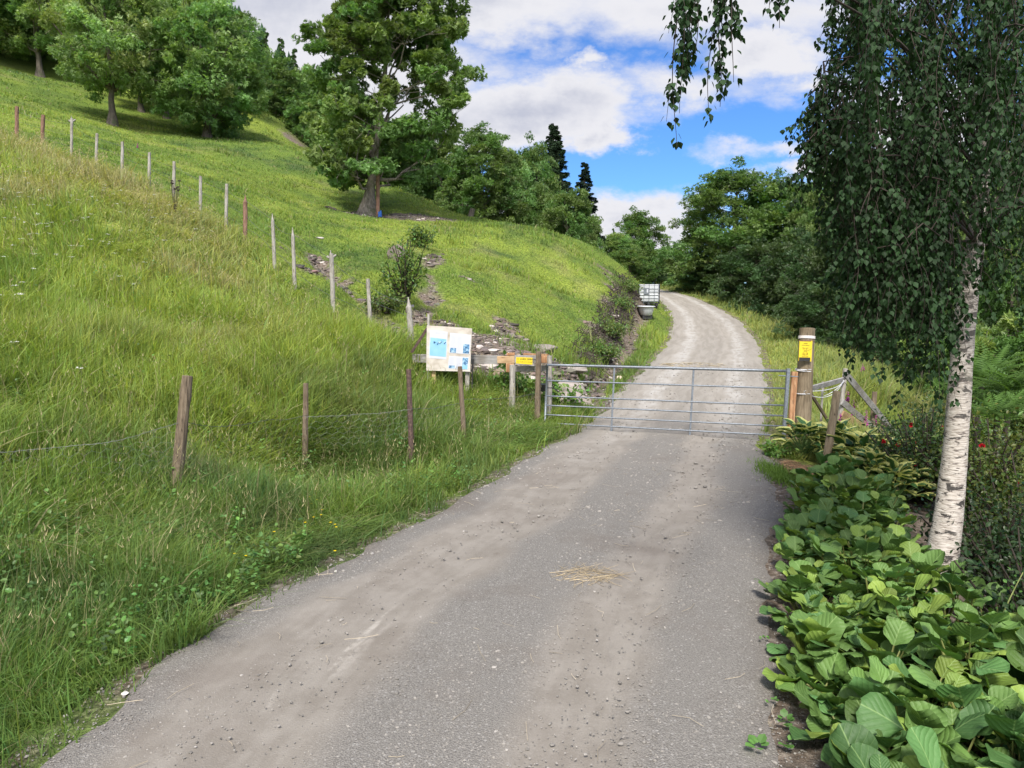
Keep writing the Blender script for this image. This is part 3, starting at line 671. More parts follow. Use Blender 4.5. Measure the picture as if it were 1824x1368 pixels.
# shale and stones on the bare patches and in the ditch
x, y, r = sample_wedge(170000, 12, 48, 25); d = dirt_mask(x, y); k = (d > .55) & (road_e(x, y) > .3) & (x > -12); x, y, r = x[k], y[k], r[k]; n = len(x)
cc = np.array([.15, .125, .105]) * rng.uniform(.25, 1.5, (n, 1)) * (1 + rng.normal(0, .06, (n, 3))); lt = rng.random(n) < .05; cc[lt] = np.array([.5, .45, .42])
sh = MB(); rocks(sh, x, y, height(x, y), rng.uniform(.008, .026, n) * (1 + rng.random(n) ** 9 * 5.5), cc, .45)
pA, pB = DITCH[0], DITCH[3]; n = 900; t = rng.random(n)[:, None]; pp = pA * (1 - t) + pB * t; x = pp[:, 0] - rng.uniform(.25, 1.1, n); y = pp[:, 1] + rng.normal(0, .3, n)
rocks(sh, x, y, height(x, y) + rng.uniform(-.02, .05, n), rng.uniform(.03, .11, n), np.array([.045, .037, .030]) * rng.uniform(.5, 1.7, (n, 1)), .8)
tag(sh.build('scree', M['stone']), kind='stuff', cat='stones', label='dark shale and small stones on the bare ground')
# ------------------------------------------------------------------ trees
def spray_template(k=3, spread=.75):
    V = []; Fc = []
    for i in range(k):
        a = (i - (k - 1) / 2) * spread; ca, sa = math.cos(a), math.sin(a)
        for (px_, py_, pz_) in ((0, 0, 0), (.17, .5, .03), (0, 1, -.16), (-.17, .5, .03)):
            V.append((px_ * ca + py_ * sa, -px_ * sa + py_ * ca, pz_ + .05 * i))
        Fc.append([4*i, 4*i+1, 4*i+2, 4*i+3])
    return np.array(V), [np.array(Fc)]
SPR = spray_template()
PIN = spray_template(5, .5)

def limb(a, b, sag=.1, n=7):
    a = np.asarray(a, float); b = np.asarray(b, float); t = np.linspace(0, 1, n)[:, None]; L = np.linalg.norm(b - a)
    mid = (a + b) / 2 + np.array([0, 0, -sag * L]) + rng.normal(0, .05 * L, 3)
    return (1 - t) ** 2 * a + 2 * t * (1 - t) * mid + t ** 2 * b

def broadleaf(name, H, W, nclump, nleaf, leafs, base=.15, crownpow=.8, trunk_r=None, col=(.075, .15, .03), mat_bark='bark', lean=(0, 0), flare=1.0, cr=.12, tpl=SPR, sides=None, seed=0, droop=.15, light=.35, limb_k=1.0):
    """tree at the origin: Empty > trunk, crown.  base = height fraction where the crown starts"""
    global rng
    keep = rng; rng = np.random.default_rng(seed + 100)
    root = bpy.data.objects.new(name, None); COL.objects.link(root)
    tr = trunk_r or H * .022; tb = MB(); cb = MB()
    zt = np.linspace(0, .88 * H, 12); wob = np.cumsum(rng.normal(0, .012 * H, (12, 2)), 0); wob -= wob[0]
    tp = np.stack([wob[:, 0] * .5 + lean[0] * (zt / H) ** 1.3, wob[:, 1] * .5 + lean[1] * (zt / H) ** 1.3, zt], 1)
    rad = tr * (1 - zt / H) ** .8 * (1 + flare * np.exp(-zt / (H * .045)))
    tp2 = np.vstack([[tp[0] - [0, 0, .5]], tp]); tb.tube(tp2, np.concatenate([[rad[0] * 1.25], rad]), 10, lump=.22)
    # crown clumps
    cs = []; tries = 0
    while len(cs) < nclump and tries < nclump * 60:
        tries += 1
        f = rng.uniform(base, 1.0) if rng.random() < .85 else rng.uniform(.7, 1)
        t = (f - base) / (1 - base)
        prof = (math.sin(math.pi * min(1, t * .92 + .10)) ** crownpow)
        a = rng.uniform(0, 2 * math.pi); ir = math.sqrt(rng.uniform(.12, 1))
        lob = 1 + .22 * math.sin(3 * a + seed) * math.sin(2.1 * t * 3 + seed) + .12 * math.sin(5 * a + 2 * seed)
        rr = W / 2 * prof * ir * lob
        p = np.array([math.cos(a) * rr + lean[0] * f, math.sin(a) * rr + lean[1] * f, f * H * (1 - .03 * ir)])
        if all(np.linalg.norm((p - c) * [1, 1, 1.3]) > cr * H * .62 for c in cs): cs.append(p)
    P = []; D = []; C = []; S = []
    # a few main limbs; every clump hangs on the nearest of them
    limbs_ = []; nl_ = max(6, nclump // 14); order = rng.permutation(len(cs))[:nl_]
    for ii in order:
        p = cs[ii]; rr = np.hypot(*(p[:2])); h0 = np.clip(p[2] - rr * rng.uniform(.6, 1.1) - .06 * H, base * H * .8, .75 * H)
        st = np.array([np.interp(h0, zt, tp[:, 0]), np.interp(h0, zt, tp[:, 1]), h0]); r0 = min(np.interp(h0, zt, rad) * .6, tr * .42) * rng.uniform(.7, 1)
        path = limb(st, p, -.08 + droop * (rng.random() - .2), 9); path[1:-1] += rng.normal(0, .012 * H, (7, 3)); tb.tube(path, np.linspace(r0, r0 * .2, 9), 6, cap=False)
        limbs_.append((path, np.linspace(r0, r0 * .2, 9)))
    axis_ = np.stack([tp[3:, 0], tp[3:, 1], tp[3:, 2]], 1); limbs_.append((axis_, rad[3:] * .6))
    LP_ = np.concatenate([a for a, _ in limbs_]); LR_ = np.concatenate([b for _, b in limbs_])
    for p in cs:
        rr = np.hypot(*(p[:2] - tp[-1][:2])); h0 = max(base * H * .75, p[2] - rr * rng.uniform(.5, 1.1) - .06 * H); h0 = min(h0, .84 * H)
        st = np.array([np.interp(h0, zt, tp[:, 0]), np.interp(h0, zt, tp[:, 1]), h0])
        dd_ = np.linalg.norm(LP_ - p, axis=1) + np.where(LP_[:, 2] > p[2], 2.0 * H * .1, 0); kk = int(np.argmin(dd_)); st = LP_[kk]; r0 = max(.015, min(LR_[kk] * .6, H * .0045)) * rng.uniform(.7, 1.1)
        path = limb(st, p, -.06 + droop * (rng.random() - .2)); tb.tube(path, np.linspace(r0, r0 * .22, len(path)), 5, cap=False)
        for _ in range(4):
            e = p + rdir(1)[0] * cr * H * .8; q0 = path[rng.integers(3, 7)]
            tb.tube(limb(q0, e, .02, 4), np.linspace(r0 * .28, .012, 4), 4, cap=False)
        n = int(nleaf / nclump * rng.uniform(.7, 1.3)); R_ = cr * H * rng.uniform(.75, 1.2)
        # each clump is a handful of smaller tufts
        nt_ = 9; tc_ = rdir(nt_, .8) * R_ * rng.uniform(.35, 1, (nt_, 1)); k = rng.integers(0, nt_, n)
        off = tc_[k] + rdir(n) * (R_ * .40 * rng.random(n) ** .45)[:, None]; off[:, 2] *= .75
        pos = p + off; outd = norm(off * [1, 1, .8] + (p - [0, 0, H * .5]) * .10 + [0, 0, .15 * R_])
        d = norm(outd + rdir(n) * .75 + [0, 0, -droop]); P.append(pos); D.append(d)
        b_ = rng.uniform(.78, 1.22) * (1 + .15 * rng.random(nt_))[k]
        c = np.array(col)[None] * b_[:, None] * rng.uniform(.75, 1.25, (n, 1)); c[:, 0] *= rng.uniform(.85, 1.25)
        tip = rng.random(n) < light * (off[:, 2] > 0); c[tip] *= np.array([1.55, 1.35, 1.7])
        C.append(c); S.append(rng.uniform(.65, 1.25, n) * leafs)
    P = np.concatenate(P); D = np.concatenate(D); C = np.concatenate(C); S = np.concatenate(S)
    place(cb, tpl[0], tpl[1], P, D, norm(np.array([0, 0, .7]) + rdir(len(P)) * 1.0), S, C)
    tb.build('trunk', M[mat_bark], root, smooth=True); cb.build('crown', M['leaf'], root)
    rng = keep; root['_H'] = H; root['_W'] = W
    return root

def conifer(name, H, W, layers=26, col=(.022, .045, .02), seed=0, ragged=.35, per=9):
    global rng
    keep = rng; rng = np.random.default_rng(seed + 500)
    root = bpy.data.objects.new(name, None); COL.objects.link(root); tb = MB(); cb = MB()
    tb.tube([[0, 0, -.5], [0, 0, H * .5], [0, 0, H * .98]], [H * .014, H * .009, .02], 8)
    P = []; D = []; C = []
    for i in range(layers):
        t = (i + rng.random() * .6) / layers; z = H * (.06 + .93 * t); rr = W / 2 * (1 - t) ** .8
        nb = max(4, int(per * (1 - t * .45)))
        for j in range(nb):
            a = rng.uniform(0, 6.283); L = rr * rng.uniform(1 - ragged * 1.3, 1.2) + .12
            zz = z + rng.uniform(-.5, .5) * H / layers * 1.6; e = np.array([math.cos(a) * L, math.sin(a) * L, zz - L * rng.uniform(.05, .45)]); s0 = np.array([0, 0, zz])
            path = limb(s0, e, .12, 6); tb.tube(path, np.linspace(.03 + .004 * L, .008, 6), 4, cap=False)
            n = int(16 + L * 80); k = rng.random(n) ** .7 * 5; i0 = np.minimum(k.astype(int), 4); fr = (k - i0)[:, None]
            pos = path[i0] * (1 - fr) + path[i0 + 1] * fr; side = np.array([-math.sin(a), math.cos(a), 0])
            spread = (.20 * L * (1 - k / 5.6))[:, None] * rng.uniform(-1, 1, (n, 1))
            pos = pos + side * spread + np.array([0, 0, -1]) * (np.abs(rng.normal(0, .06 * L + .03, n)))[:, None]
            d = norm(np.array([math.cos(a), math.sin(a), -.55]) + rdir(n) * .6)
            P.append(pos); D.append(d); C.append(np.array(col)[None] * rng.uniform(.6, 1.5, (n, 1)))
    P = np.concatenate(P); D = np.concatenate(D); C = np.concatenate(C)
    place(cb, SPR[0], SPR[1], P, D, norm(np.array([0, 0, 1.0]) + rdir(len(P)) * .5), rng.uniform(.6, 1.2, len(P)) * .21, C)
    tb.build('trunk', M['bark'], root, smooth=True); cb.build('crown', M['needle'], root)
    rng = keep; root['_H'] = H; root['_W'] = W
    return root

G1 = (.135, .235, .060); G2 = (.108, .190, .050); G3 = (.055, .105, .036)
KIND = {}
def proto(key):
    if key in KIND: return KIND[key], False
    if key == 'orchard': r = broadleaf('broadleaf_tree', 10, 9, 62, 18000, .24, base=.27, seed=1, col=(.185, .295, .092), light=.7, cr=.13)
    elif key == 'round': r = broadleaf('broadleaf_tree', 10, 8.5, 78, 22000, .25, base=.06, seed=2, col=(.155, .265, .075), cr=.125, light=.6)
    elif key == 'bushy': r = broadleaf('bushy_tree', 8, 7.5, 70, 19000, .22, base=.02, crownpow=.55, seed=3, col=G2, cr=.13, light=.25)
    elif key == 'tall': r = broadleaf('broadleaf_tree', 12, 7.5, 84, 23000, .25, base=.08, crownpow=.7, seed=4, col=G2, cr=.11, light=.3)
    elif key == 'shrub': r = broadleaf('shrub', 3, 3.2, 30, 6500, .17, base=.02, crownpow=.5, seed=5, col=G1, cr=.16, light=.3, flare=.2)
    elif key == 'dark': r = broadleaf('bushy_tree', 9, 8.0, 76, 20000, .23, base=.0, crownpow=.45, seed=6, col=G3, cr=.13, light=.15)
    elif key == 'spruce': r = conifer('spruce_tree', 13, 5.0, 44, seed=1, per=13, ragged=.28, col=(.03, .055, .026))
    elif key == 'spruce2': r = conifer('spruce_tree', 12, 4.2, 38, seed=2, ragged=.35, per=11, col=(.018, .036, .022))
    elif key == 'youngspruce': r = conifer('spruce_tree', 8, 3.4, 20, seed=3, col=(.06, .115, .03))
    KIND[key] = r; return r, True
def tree(key, px, pbase, ptop, Z, wpx, label, cat='tree', group=None, rot=None, lean=None, name=None, hid=0.0):
    """a tree whose foot is at ground (px, Z); height from its top in the photo, width in photo pixels"""
    src, fresh = proto(key)
    xy = at(px, pbase, Z)[:2]; g = hz(*xy); 
    if xy[0] < -30 and Z > 75: g = max(g, float(mount_z(xy[0], xy[1])))
    top = at(px, ptop, Z)[2]; H = max(1.0, top - g + hid); Wd = wpx / F * Z
    r = src if fresh else copy_tree(src)
    r.location = (xy[0], xy[1], g - .1); r.scale = (Wd / r['_W'],) * 2 + (H / r['_H'],)
    r.rotation_euler = (0, 0, rot if rot is not None else random.uniform(0, 6.28))
    if name: r.name = name
    tag(r, label, cat, group)
    return r
gA = 'broad-crowned trees on the upper pasture'
gB = 'trees behind the pasture ridge'
gC = 'trees beyond the bend of the road'
gD = 'trees on the right of the road'
gE = 'shrubs under the right-hand trees'
# upper left
tree('orchard', 200, 222, -60, 46, 235, 'broad light green tree with a slim straight trunk below the others on the upper pasture', group=gA, rot=.4)
tree('round', 368, 240, -15, 49, 205, 'big dense tree with short thick dark trunk and crown sweeping down to the grass', group=gA, rot=2.0)
tree('orchard', 252, 206, -10, 54, 150, 'tree with a forked dark trunk just right of and behind the slim-trunked tree', group=gA)
tree('orchard', 297, 222, 5, 54, 150, 'tree with a short dark trunk between the forked trunk and the big dense tree', group=gA)
tree('orchard', 72, 140, -60, 59, 200, 'tree with a dark double trunk near the left edge, above the shaded grass', group=gA)
tree('round', -20, 110, -120, 60, 230, 'tree cut by the left edge of the photo at the top of the pasture', group=gA)
tree('tall', 385, 215, -10, 60, 150, 'tall tree rising behind the big dense tree, nearest the open sky', group=gA)
tree('tall', 140, 160, -110, 66, 260, 'tall tree filling the gap behind the slim-trunked tree', group=gA)
tree('round', 425, 220, 50, 66, 90, 'smaller tree right behind the big dense tree, above the drooping crown', group=gA)
# between the pasture and the mountain
tree('tall', 492, 214, 100, 74, 110, 'bushy tree at the top of the pasture, left of the small grey-green shrub', group=gB)
tree('youngspruce', 478, 200, 60, 96, 60, 'yellow-green spruce on the slope above the pasture, nearest the left-hand trees', group='young spruces above the pasture')
tree('youngspruce', 505, 205, 70, 100, 56, 'second yellow-green spruce from the left above the pasture', group='young spruces above the pasture')
tree('youngspruce', 528, 210, 88, 104, 54, 'yellow-green spruce in the middle of the slope above the pasture', group='young spruces above the pasture')
tree('round', 545, 235, 118, 78, 120, 'rounded green tree above the pasture, just left of the big ash', group=gB)
tree('round', 600, 255, 132, 82, 120, 'green tree on the skyline partly hidden by the left side of the big ash', group=gB)
tree('shrub', 540, 240, 185, 62, 60, 'small grey-green shrub at the top corner of the pasture', 'shrub', name='shrub')
tree('round', 615, 290, 190, 60, 110, 'low-branched tree behind the left side of the big ash', group=gB)
tree('bushy', 600, 250, 165, 68, 130, 'dark bushy tree behind and left of the ash crown', group=gB)
# ridge to the right of the ash
tree('bushy', 715, 345, 215, 52, 150, 'dark bushy tree in the shade right behind the ash trunk', group=gB)
tree('bushy', 790, 370, 250, 52, 140, 'dark low tree between the ash and the leaning trunk', group=gB)
tree('tall', 860, 395, 228, 50, 130, 'light green tree right of the ash, tallest of the row on the ridge', group=gB)
tree('round', 905, 405, 262, 53, 110, 'green tree in the middle of the row on the ridge', group=gB)
tree('tall', 948, 415, 254, 55, 110, 'green tree just left of the tall spruce', group=gB)
tree('bushy', 1012, 438, 338, 49, 125, 'low rounded bushy tree in front of the two spruces at the end of the ridge', group=gB)
tree('bushy', 962, 428, 330, 52, 100, 'bushy tree with a dark foot below the tall spruce', group=gB)
tree('spruce', 985, 420, 218, 62, 125, 'tallest dark spruce above the row on the ridge', group='dark spruces on the ridge')
tree('spruce2', 1040, 440, 286, 60, 85, 'smaller thin dark spruce right of the tallest spruce', group='dark spruces on the ridge')
tree('bushy', 1052, 448, 385, 54, 60, 'small dark bush at the right foot of the thin spruce', group=gB)
# beyond the bend
tree('round', 1098, 490, 412, 62, 80, 'light green rounded shrub-like tree above the crest of the bank', group=gC)
tree('tall', 1132, 505, 375, 70, 100, 'taller slender tree just beyond the crest, above the water tank', group=gC)
tree('bushy', 1120, 508, 440, 58, 90, 'dark bushy tree at the foot of the bank above the water tank', group=gC)
tree('youngspruce', 1092, 470, 405, 95, 30, 'small distant spruce between the ridge and the tall slender tree', group='distant spruces beyond the bend')
tree('youngspruce', 1187, 505, 428, 92, 30, 'leftmost pointed spruce top in the gap at the end of the road', group='distant spruces beyond the bend')
tree('youngspruce', 1212, 505, 432, 95, 30, 'middle pointed spruce top in the gap at the end of the road', group='distant spruces beyond the bend')
tree('youngspruce', 1236, 505, 430, 92, 28, 'rightmost pointed spruce top in the gap at the end of the road', group='distant spruces beyond the bend')
tree('bushy', 1195, 508, 438, 78, 90, 'bushy green tree closing the end of the road', group=gC)
tree('dark', 1165, 508, 450, 72, 80, 'dark green tree behind the last visible stretch of road', group=gC)
tree('round', 1235, 512, 445, 64, 90, 'light bushy tree where the road disappears to the left', group=gC)
# right side
tree('tall', 1300, 540, 298, 50, 190, 'tall round-headed tree with visible limbs against the sky, first on the right of the road', group=gD, rot=1.0)
tree('tall', 1385, 560, 315, 51, 150, 'tree right of the round-headed tree, below the bright cumulus', group=gD)
tree('tall', 1450, 570, 322, 47, 140, 'tree below the right end of the cumulus, left of the tallest', group=gD)
tree('tall', 1505, 580, 262, 44, 150, 'tallest thin-topped tree beside the birch foliage', group=gD)
tree('dark', 1270, 535, 455, 50, 130, 'dark bushy tree at the bend under the round-headed tree', group=gD)
tree('dark', 1345, 560, 430, 44, 150, 'dark bushy tree at the verge below the round-headed tree', group=gD)
tree('dark', 1420, 580, 420, 39, 170, 'dark bushy tree left of the hanging birch branches', group=gD)
tree('dark', 1500, 600, 400, 34, 200, 'dark bushy tree directly behind the tip of the hanging birch branches', group=gD)
tree('dark', 1580, 640, 380, 30, 230, 'dark bushy tree behind the birch foliage, left of the white trunk', group=gD)
tree('dark', 1680, 660, 350, 27, 260, 'dark bushy tree behind the white birch trunk', group=gD)
tree('bushy', 1790, 660, 330, 24, 260, 'dark bushy tree at the right edge behind the birch', group=gD)
tree('tall', 1640, 600, 250, 40, 220, 'tall tree glimpsed through the birch foliage left of the trunk', group=gD)
tree('tall', 1780, 600, 240, 36, 240, 'tall tree glimpsed through the birch foliage right of the trunk', group=gD)
tree('dark', 1560, 700, 560, 24, 170, 'dark bush at the edge of the straw-coloured verge', 'bush', group=gE)
tree('shrub', 1640, 740, 600, 19.5, 150, 'green shrub just left of the birch trunk, above the straw-coloured verge', 'shrub', group=gE)
tree('shrub', 1730, 740, 580, 17, 190, 'green shrub behind the birch trunk', 'shrub', group=gE)
tree('shrub', 1830, 760, 560, 15, 230, 'green shrub at the right edge behind the rose bush', 'shrub', group=gE)
tree('dark', 1470, 625, 500, 29, 150, 'low dark bush behind the post with the dog sign', 'bush', group=gE)
# saplings in the gully

# the big ash
ash = broadleaf('ash_tree', 11.4, 8.0, 190, 43000, .175, base=.15, crownpow=.5, trunk_r=.22, col=(.140, .235, .066), mat_bark='barkash', flare=2.1, cr=.060, tpl=PIN, limb_k=.55, seed=11, light=.3, lean=(2.0, 0))
p = at(655, 385, 36); ash.location = (p[0], p[1], hz(p[0], p[1]) - .1); ash.rotation_euler = (0, 0, 0)
tag(ash, 'big ash tree with a flared grey trunk standing alone on the pasture', 'tree')

# far-off conifer forest on the mountain
fb = MB(); n = 5200
x = rng.uniform(-330, 40, n); y = rng.uniform(105, 300, n); z = mount_z(x, y); H = rng.uniform(7, 13, n); th = np.linspace(0, 2 * np.pi, 6, endpoint=False)
k = z > 5; x, y, z, H = x[k], y[k], z[k], H[k]; n = len(x)
base_c = np.where((y < 150)[:, None], np.array([[.06, .105, .03]]), np.array([[.026, .055, .026]])) * rng.uniform(.6, 1.35, (n, 1))
for lv in range(4):
    r_ = H * (.24 - .05 * lv) * rng.uniform(.8, 1.1, n); z0 = z + H * (.05 + .22 * lv); z1 = z + H * (.42 + .19 * lv)
    rv_ = r_[:, None] * (1 + rng.normal(0, .22, (n, 6)))
    ring = np.stack([x[:, None] + rv_ * np.cos(th), y[:, None] + rv_ * np.sin(th), z0[:, None] + rng.normal(0, .05, (n, 6)) * H[:, None]], -1)
    V = np.concatenate([ring, np.stack([x, y, z1], 1)[:, None]], 1).reshape(-1, 3)
    fc = np.array([[i, (i + 1) % 6, 6] for i in range(6)]); fb.add(V, [(fc[None] + (np.arange(n) * 7)[:, None, None]).reshape(-1, 3)], np.repeat(base_c * (.8 + .12 * lv), 7, 0))
tag(fb.build('forest', M['needle']), 'dark conifer forest covering the far hillside', 'forest', kind='stuff')

# ------------------------------------------------------------------ the birch
m, nt, b = newmat('birch_bark'); q = NB(nt); o = q.obj()
n1 = q.noise(q.map(o, (9, 9, 46)), 1.2, 5, .6, .3); n2 = q.noise(q.map(o, (5, 5, 12)), 1.5, 5, .65, .6); n3 = q.noise(q.map(o, (16, 16, 150)), 1, 3)
c = q.ramp(n3, [(.32, (.22, .18, .15)), (.5, (.42, .375, .33)), (.72, (.58, .54, .49))])
c = q.mix(q.ss(n1, .56, .63), c, (.10, .08, .07)); hgt = q.n('ShaderNodeSeparateXYZ'); q.l(o, hgt.inputs[0])
up = q.ss(hgt.outputs[2], .5, 3.6)
scar = q.ss(q.m('ADD', n2, q.m('MULTIPLY', up, .10)), .57, .63); c = q.mix(scar, c, (.035, .03, .026))
c = q.mix(q.m('MULTIPLY', up, .45), c, (.22, .19, .16)); c = q.mix(q.m('MULTIPLY', q.ss(q.noise(o, 6, 4), .55, .7), .35), c, (.22, .21, .16))
q.l(c, b.inputs['Base Color']); b.inputs['Roughness'].default_value = .7
q.l(q.bump(q.m('SUBTRACT', n3, q.m('MULTIPLY', scar, .8)), .6, .012), b.inputs['Normal']); M['birchbark'] = m
bz = 5.9
tp = [at(1668, 1075, bz), at(1676, 1010, bz), at(1692, 900, bz + .03), at(1703, 790, bz + .05), at(1712, 650, bz + .1), at(1722, 540, bz + .12), at(1736, 440, bz + .15), at(1748, 330, bz + .2), at(1758, 180, bz + .3), at(1768, 0, bz + .4), at(1775, -220, bz + .5), at(1770, -500, bz + .6), at(1760, -800, bz + .6)]
tw = [62, 54, 46, 40, 37, 35, 32, 28, 25, 22, 18, 12, 6]
g = hz(tp[0][0], tp[0][1]); tp[0][2] = g - .15
birch = thing('birch_tree', 'white-barked birch with dark scars and hanging leafy branches, beside the road on the right', 'tree', (tp[0][0], tp[0][1], g))
tb = MB(); tpa = np.array(tp); rad = np.array(tw) / 2 / F * bz
tt = np.linspace(0, len(tp) - 1, 60); path = np.stack([np.interp(tt, np.arange(len(tp)), tpa[:, k]) for k in range(3)], 1); rr = np.interp(tt, np.arange(len(tp)), rad)
ker = np.array([.25, .5, .25])
for k in range(3): path[1:-1, k] = np.convolve(path[:, k], ker, 'valid')
tb.tube(path, rr, 20, lump=.07); tb.build('trunk', M['birchbark'], birch, smooth=True)
# hanging strands: (px range, py range start, length range m, depth range, count)
strands = []
def strand_zone(n, x0, x1, y0, y1, z0, z1, l0, l1, edge=None):
    for _ in range(n):
        px = rng.uniform(x0, x1); py = rng.uniform(y0, y1); Z = rng.uniform(z0, z1); strands.append((px, py, Z, rng.uniform(l0, l1)))
strand_zone(78, 1510, 1840, -330, -60, 3.9, 6.4, .6, 1.4)
strand_zone(84, 1500, 1850, -120, 120, 3.9, 6.6, .6, 1.3)
strand_zone(56, 1540, 1860, 60, 260, 4.3, 6.8, .6, 1.2)
strand_zone(44, 1520, 1700, 150, 330, 4.2, 5.8, .5, 1.2)
strand_zone(50, 1520, 1700, 250, 400, 4.3, 5.6, .5, 1.05)
strand_zone(36, 1500, 1620, 330, 440, 4.6, 5.8, .35, .65)
strand_zone(36, 1740, 1900, 160, 430, 4.6, 6.8, .4, .8)
strand_zone(26, 1460, 1520, 120, 300, 4.4, 5.4, .3, .7)
strand_zone(16, 1430, 1490, 150, 260, 4.6, 5.2, .15, .40)
strand_zone(46, 1540, 1700, 340, 480, 4.3, 5.4, .6, 1.0)
strand_zone(30, 1490, 1640, -220, -20, 4.2, 5.6, .4, .9)
for px, py, ln in [(1208, -60, .80), (1218, -70, .70), (1230, -60, .55), (1242, -70, .42), (1276, -60, .70), (1290, -70, .66), (1302, -50, .48), (1386, -60, .28), (1376, -70, .22), (1225, -80, .6)]:
    strands.append((px, py, rng.uniform(3.4, 3.75), ln * 1.0))
lf = np.array([(0, 0, 0), (.30, .22, .04), (.42, .42, .02), (.20, .75, -.02), (0, 1.05, -.10), (-.20, .75, -.02), (-.42, .42, .02), (-.30, .22, .04), (0, .42, -.03)])
lfF = [np.array([[0, 1, 8], [1, 2, 8], [2, 3, 8], [3, 4, 8], [4, 5, 8], [5, 6, 8], [6, 7, 8], [7, 0, 8]])]
P = []; D = []; NN = []; S = []; C = []; tb = MB(); cb = MB()
mains = []
for (px, py, Z, ln) in strands:
    if px > 1570 and float(fbm(np.array([px / 75.]), np.array([py / 170. + Z]), 1, 2, 17)[0]) < .03: continue
    s0 = at(px, py, Z); n = 14; t = np.linspace(0, 1, n)[:, None]; dr = rng.normal(0, .012 if px < 1400 else .07, 2)
    pth = s0 + np.concatenate([t * dr[0] + (.015 if px < 1400 else .05) * np.sin(t * 6 + px) * ln, t * dr[1] + .04 * np.cos(t * 5 + py) * ln, -t * ln], 1)
    mains.append(s0); tb.tube(pth, np.linspace(.0035, .0012, n), 4, cap=False)
    subs = [pth]; sprd = .05 if px < 1400 else .13
    for _ in range(3):
        k = rng.integers(1, 9); l2 = ln * rng.uniform(.2, .45); a = rng.uniform(0, 6.3); u_ = np.linspace(0, 1, 7)[:, None]
        sp_ = pth[k] + np.concatenate([u_ ** .6 * sprd * math.cos(a), u_ ** .6 * sprd * math.sin(a), -u_ * l2], 1); subs.append(sp_); tb.tube(sp_, np.linspace(.002, .001, 7), 3, cap=False)
    for sp_ in subs:
        L = np.linalg.norm(sp_[-1] - sp_[0]); nl = int(L / .0145); k = rng.uniform(0.3, len(sp_) - 1.01, nl); i0 = k.astype(int); fr = (k - i0)[:, None]
        pos = sp_[i0] * (1 - fr) + sp_[i0 + 1] * fr; a = rng.uniform(0, 6.3, nl); out_ = np.stack([np.cos(a), np.sin(a), np.zeros(nl)], 1)
        d = norm(out_ * rng.uniform(.25, 1.0, (nl, 1)) + [0, 0, -1]); P.append(pos + out_ * rng.uniform(.005, .03, (nl, 1))); D.append(d)
        NN.append(norm(out_ + rdir(nl) * .6 + [0, 0, .5])); S.append(rng.uniform(.022, .043, nl)); C.append(np.array([.021, .049, .015]) * rng.uniform(.65, 1.5, (nl, 1)))
P = np.concatenate(P); 
place(cb, lf, lfF, P, np.concatenate(D), np.concatenate(NN), np.concatenate(S), np.concatenate(C))
# limbs carrying the strands
mains = np.array(mains); zt_ = path[:, 2]
near_ = np.array([at(1230, -85, 3.6), at(1290, -80, 3.6), at(1382, -80, 3.6)])
lims = []
def trunk_at(z): return np.array([np.interp(z, zt_, path[:, 0]), np.interp(z, zt_, path[:, 1]), z])
s_ = trunk_at(5.9); big = limb(s_, at(1200, -110, 3.55), -.20, 14); tb.tube(big, np.linspace(.024, .005, 14), 6, cap=False)
s_ = trunk_at(4.9); b2 = limb(s_, at(1440, 170, 4.9), -.16, 12); tb.tube(b2, np.linspace(.018, .004, 12), 6, cap=False)
carr = [big, b2]
for _ in range(60):
    k = rng.integers(0, len(mains)); e = mains[k] + rng.normal(0, .08, 3); z0 = max(2.6, e[2] - rng.uniform(.1, .9)); s_ = trunk_at(min(z0, 7.5)); pth = limb(s_, e, -.15, 10)
    tb.tube(pth, np.linspace(.014, .004, 10), 5, cap=False); carr.append(pth)
allc = np.concatenate(carr); ltw = [big[4:], b2[4:]]
for s0 in mains:
    d_ = np.linalg.norm(allc - s0, axis=1); c0 = allc[np.argmin(d_)]
    cp_ = limb(c0, s0, -.06, 8); tb.tube(cp_, np.linspace(.005, .003, 8), 4, cap=False); allc = np.concatenate([allc, cp_]); ltw.append(cp_)
P, D, NN, S, C = [], [], [], [], []
for sp_ in ltw:      # leaves along the carrying twigs too, hanging a little below them
    L = np.linalg.norm(np.diff(sp_, axis=0), axis=1).sum(); nl = int(L / .012) + 1; k = rng.uniform(0, len(sp_) - 1.01, nl); i0 = k.astype(int); fr = (k - i0)[:, None]; a = rng.uniform(0, 6.3, nl)
    out_ = np.stack([np.cos(a), np.sin(a), np.zeros(nl)], 1); P.append(sp_[i0] * (1 - fr) + sp_[i0 + 1] * fr + out_ * rng.uniform(0, .06, (nl, 1)) - np.array([0, 0, 1]) * (rng.random((nl, 1)) ** 2 * .16)); D.append(norm(out_ * .6 + [0, 0, -1]))
    NN.append(norm(out_ + rdir(nl) * .6 + [0, 0, .5])); S.append(rng.uniform(.022, .043, nl)); C.append(np.array([.021, .049, .015]) * rng.uniform(.65, 1.5, (nl, 1)))
place(cb, lf, lfF, np.concatenate(P), np.concatenate(D), np.concatenate(NN), np.concatenate(S), np.concatenate(C))
tb.build('branches', M['twig'], birch, smooth=True); cb.build('crown', M['birchleaf'], birch)
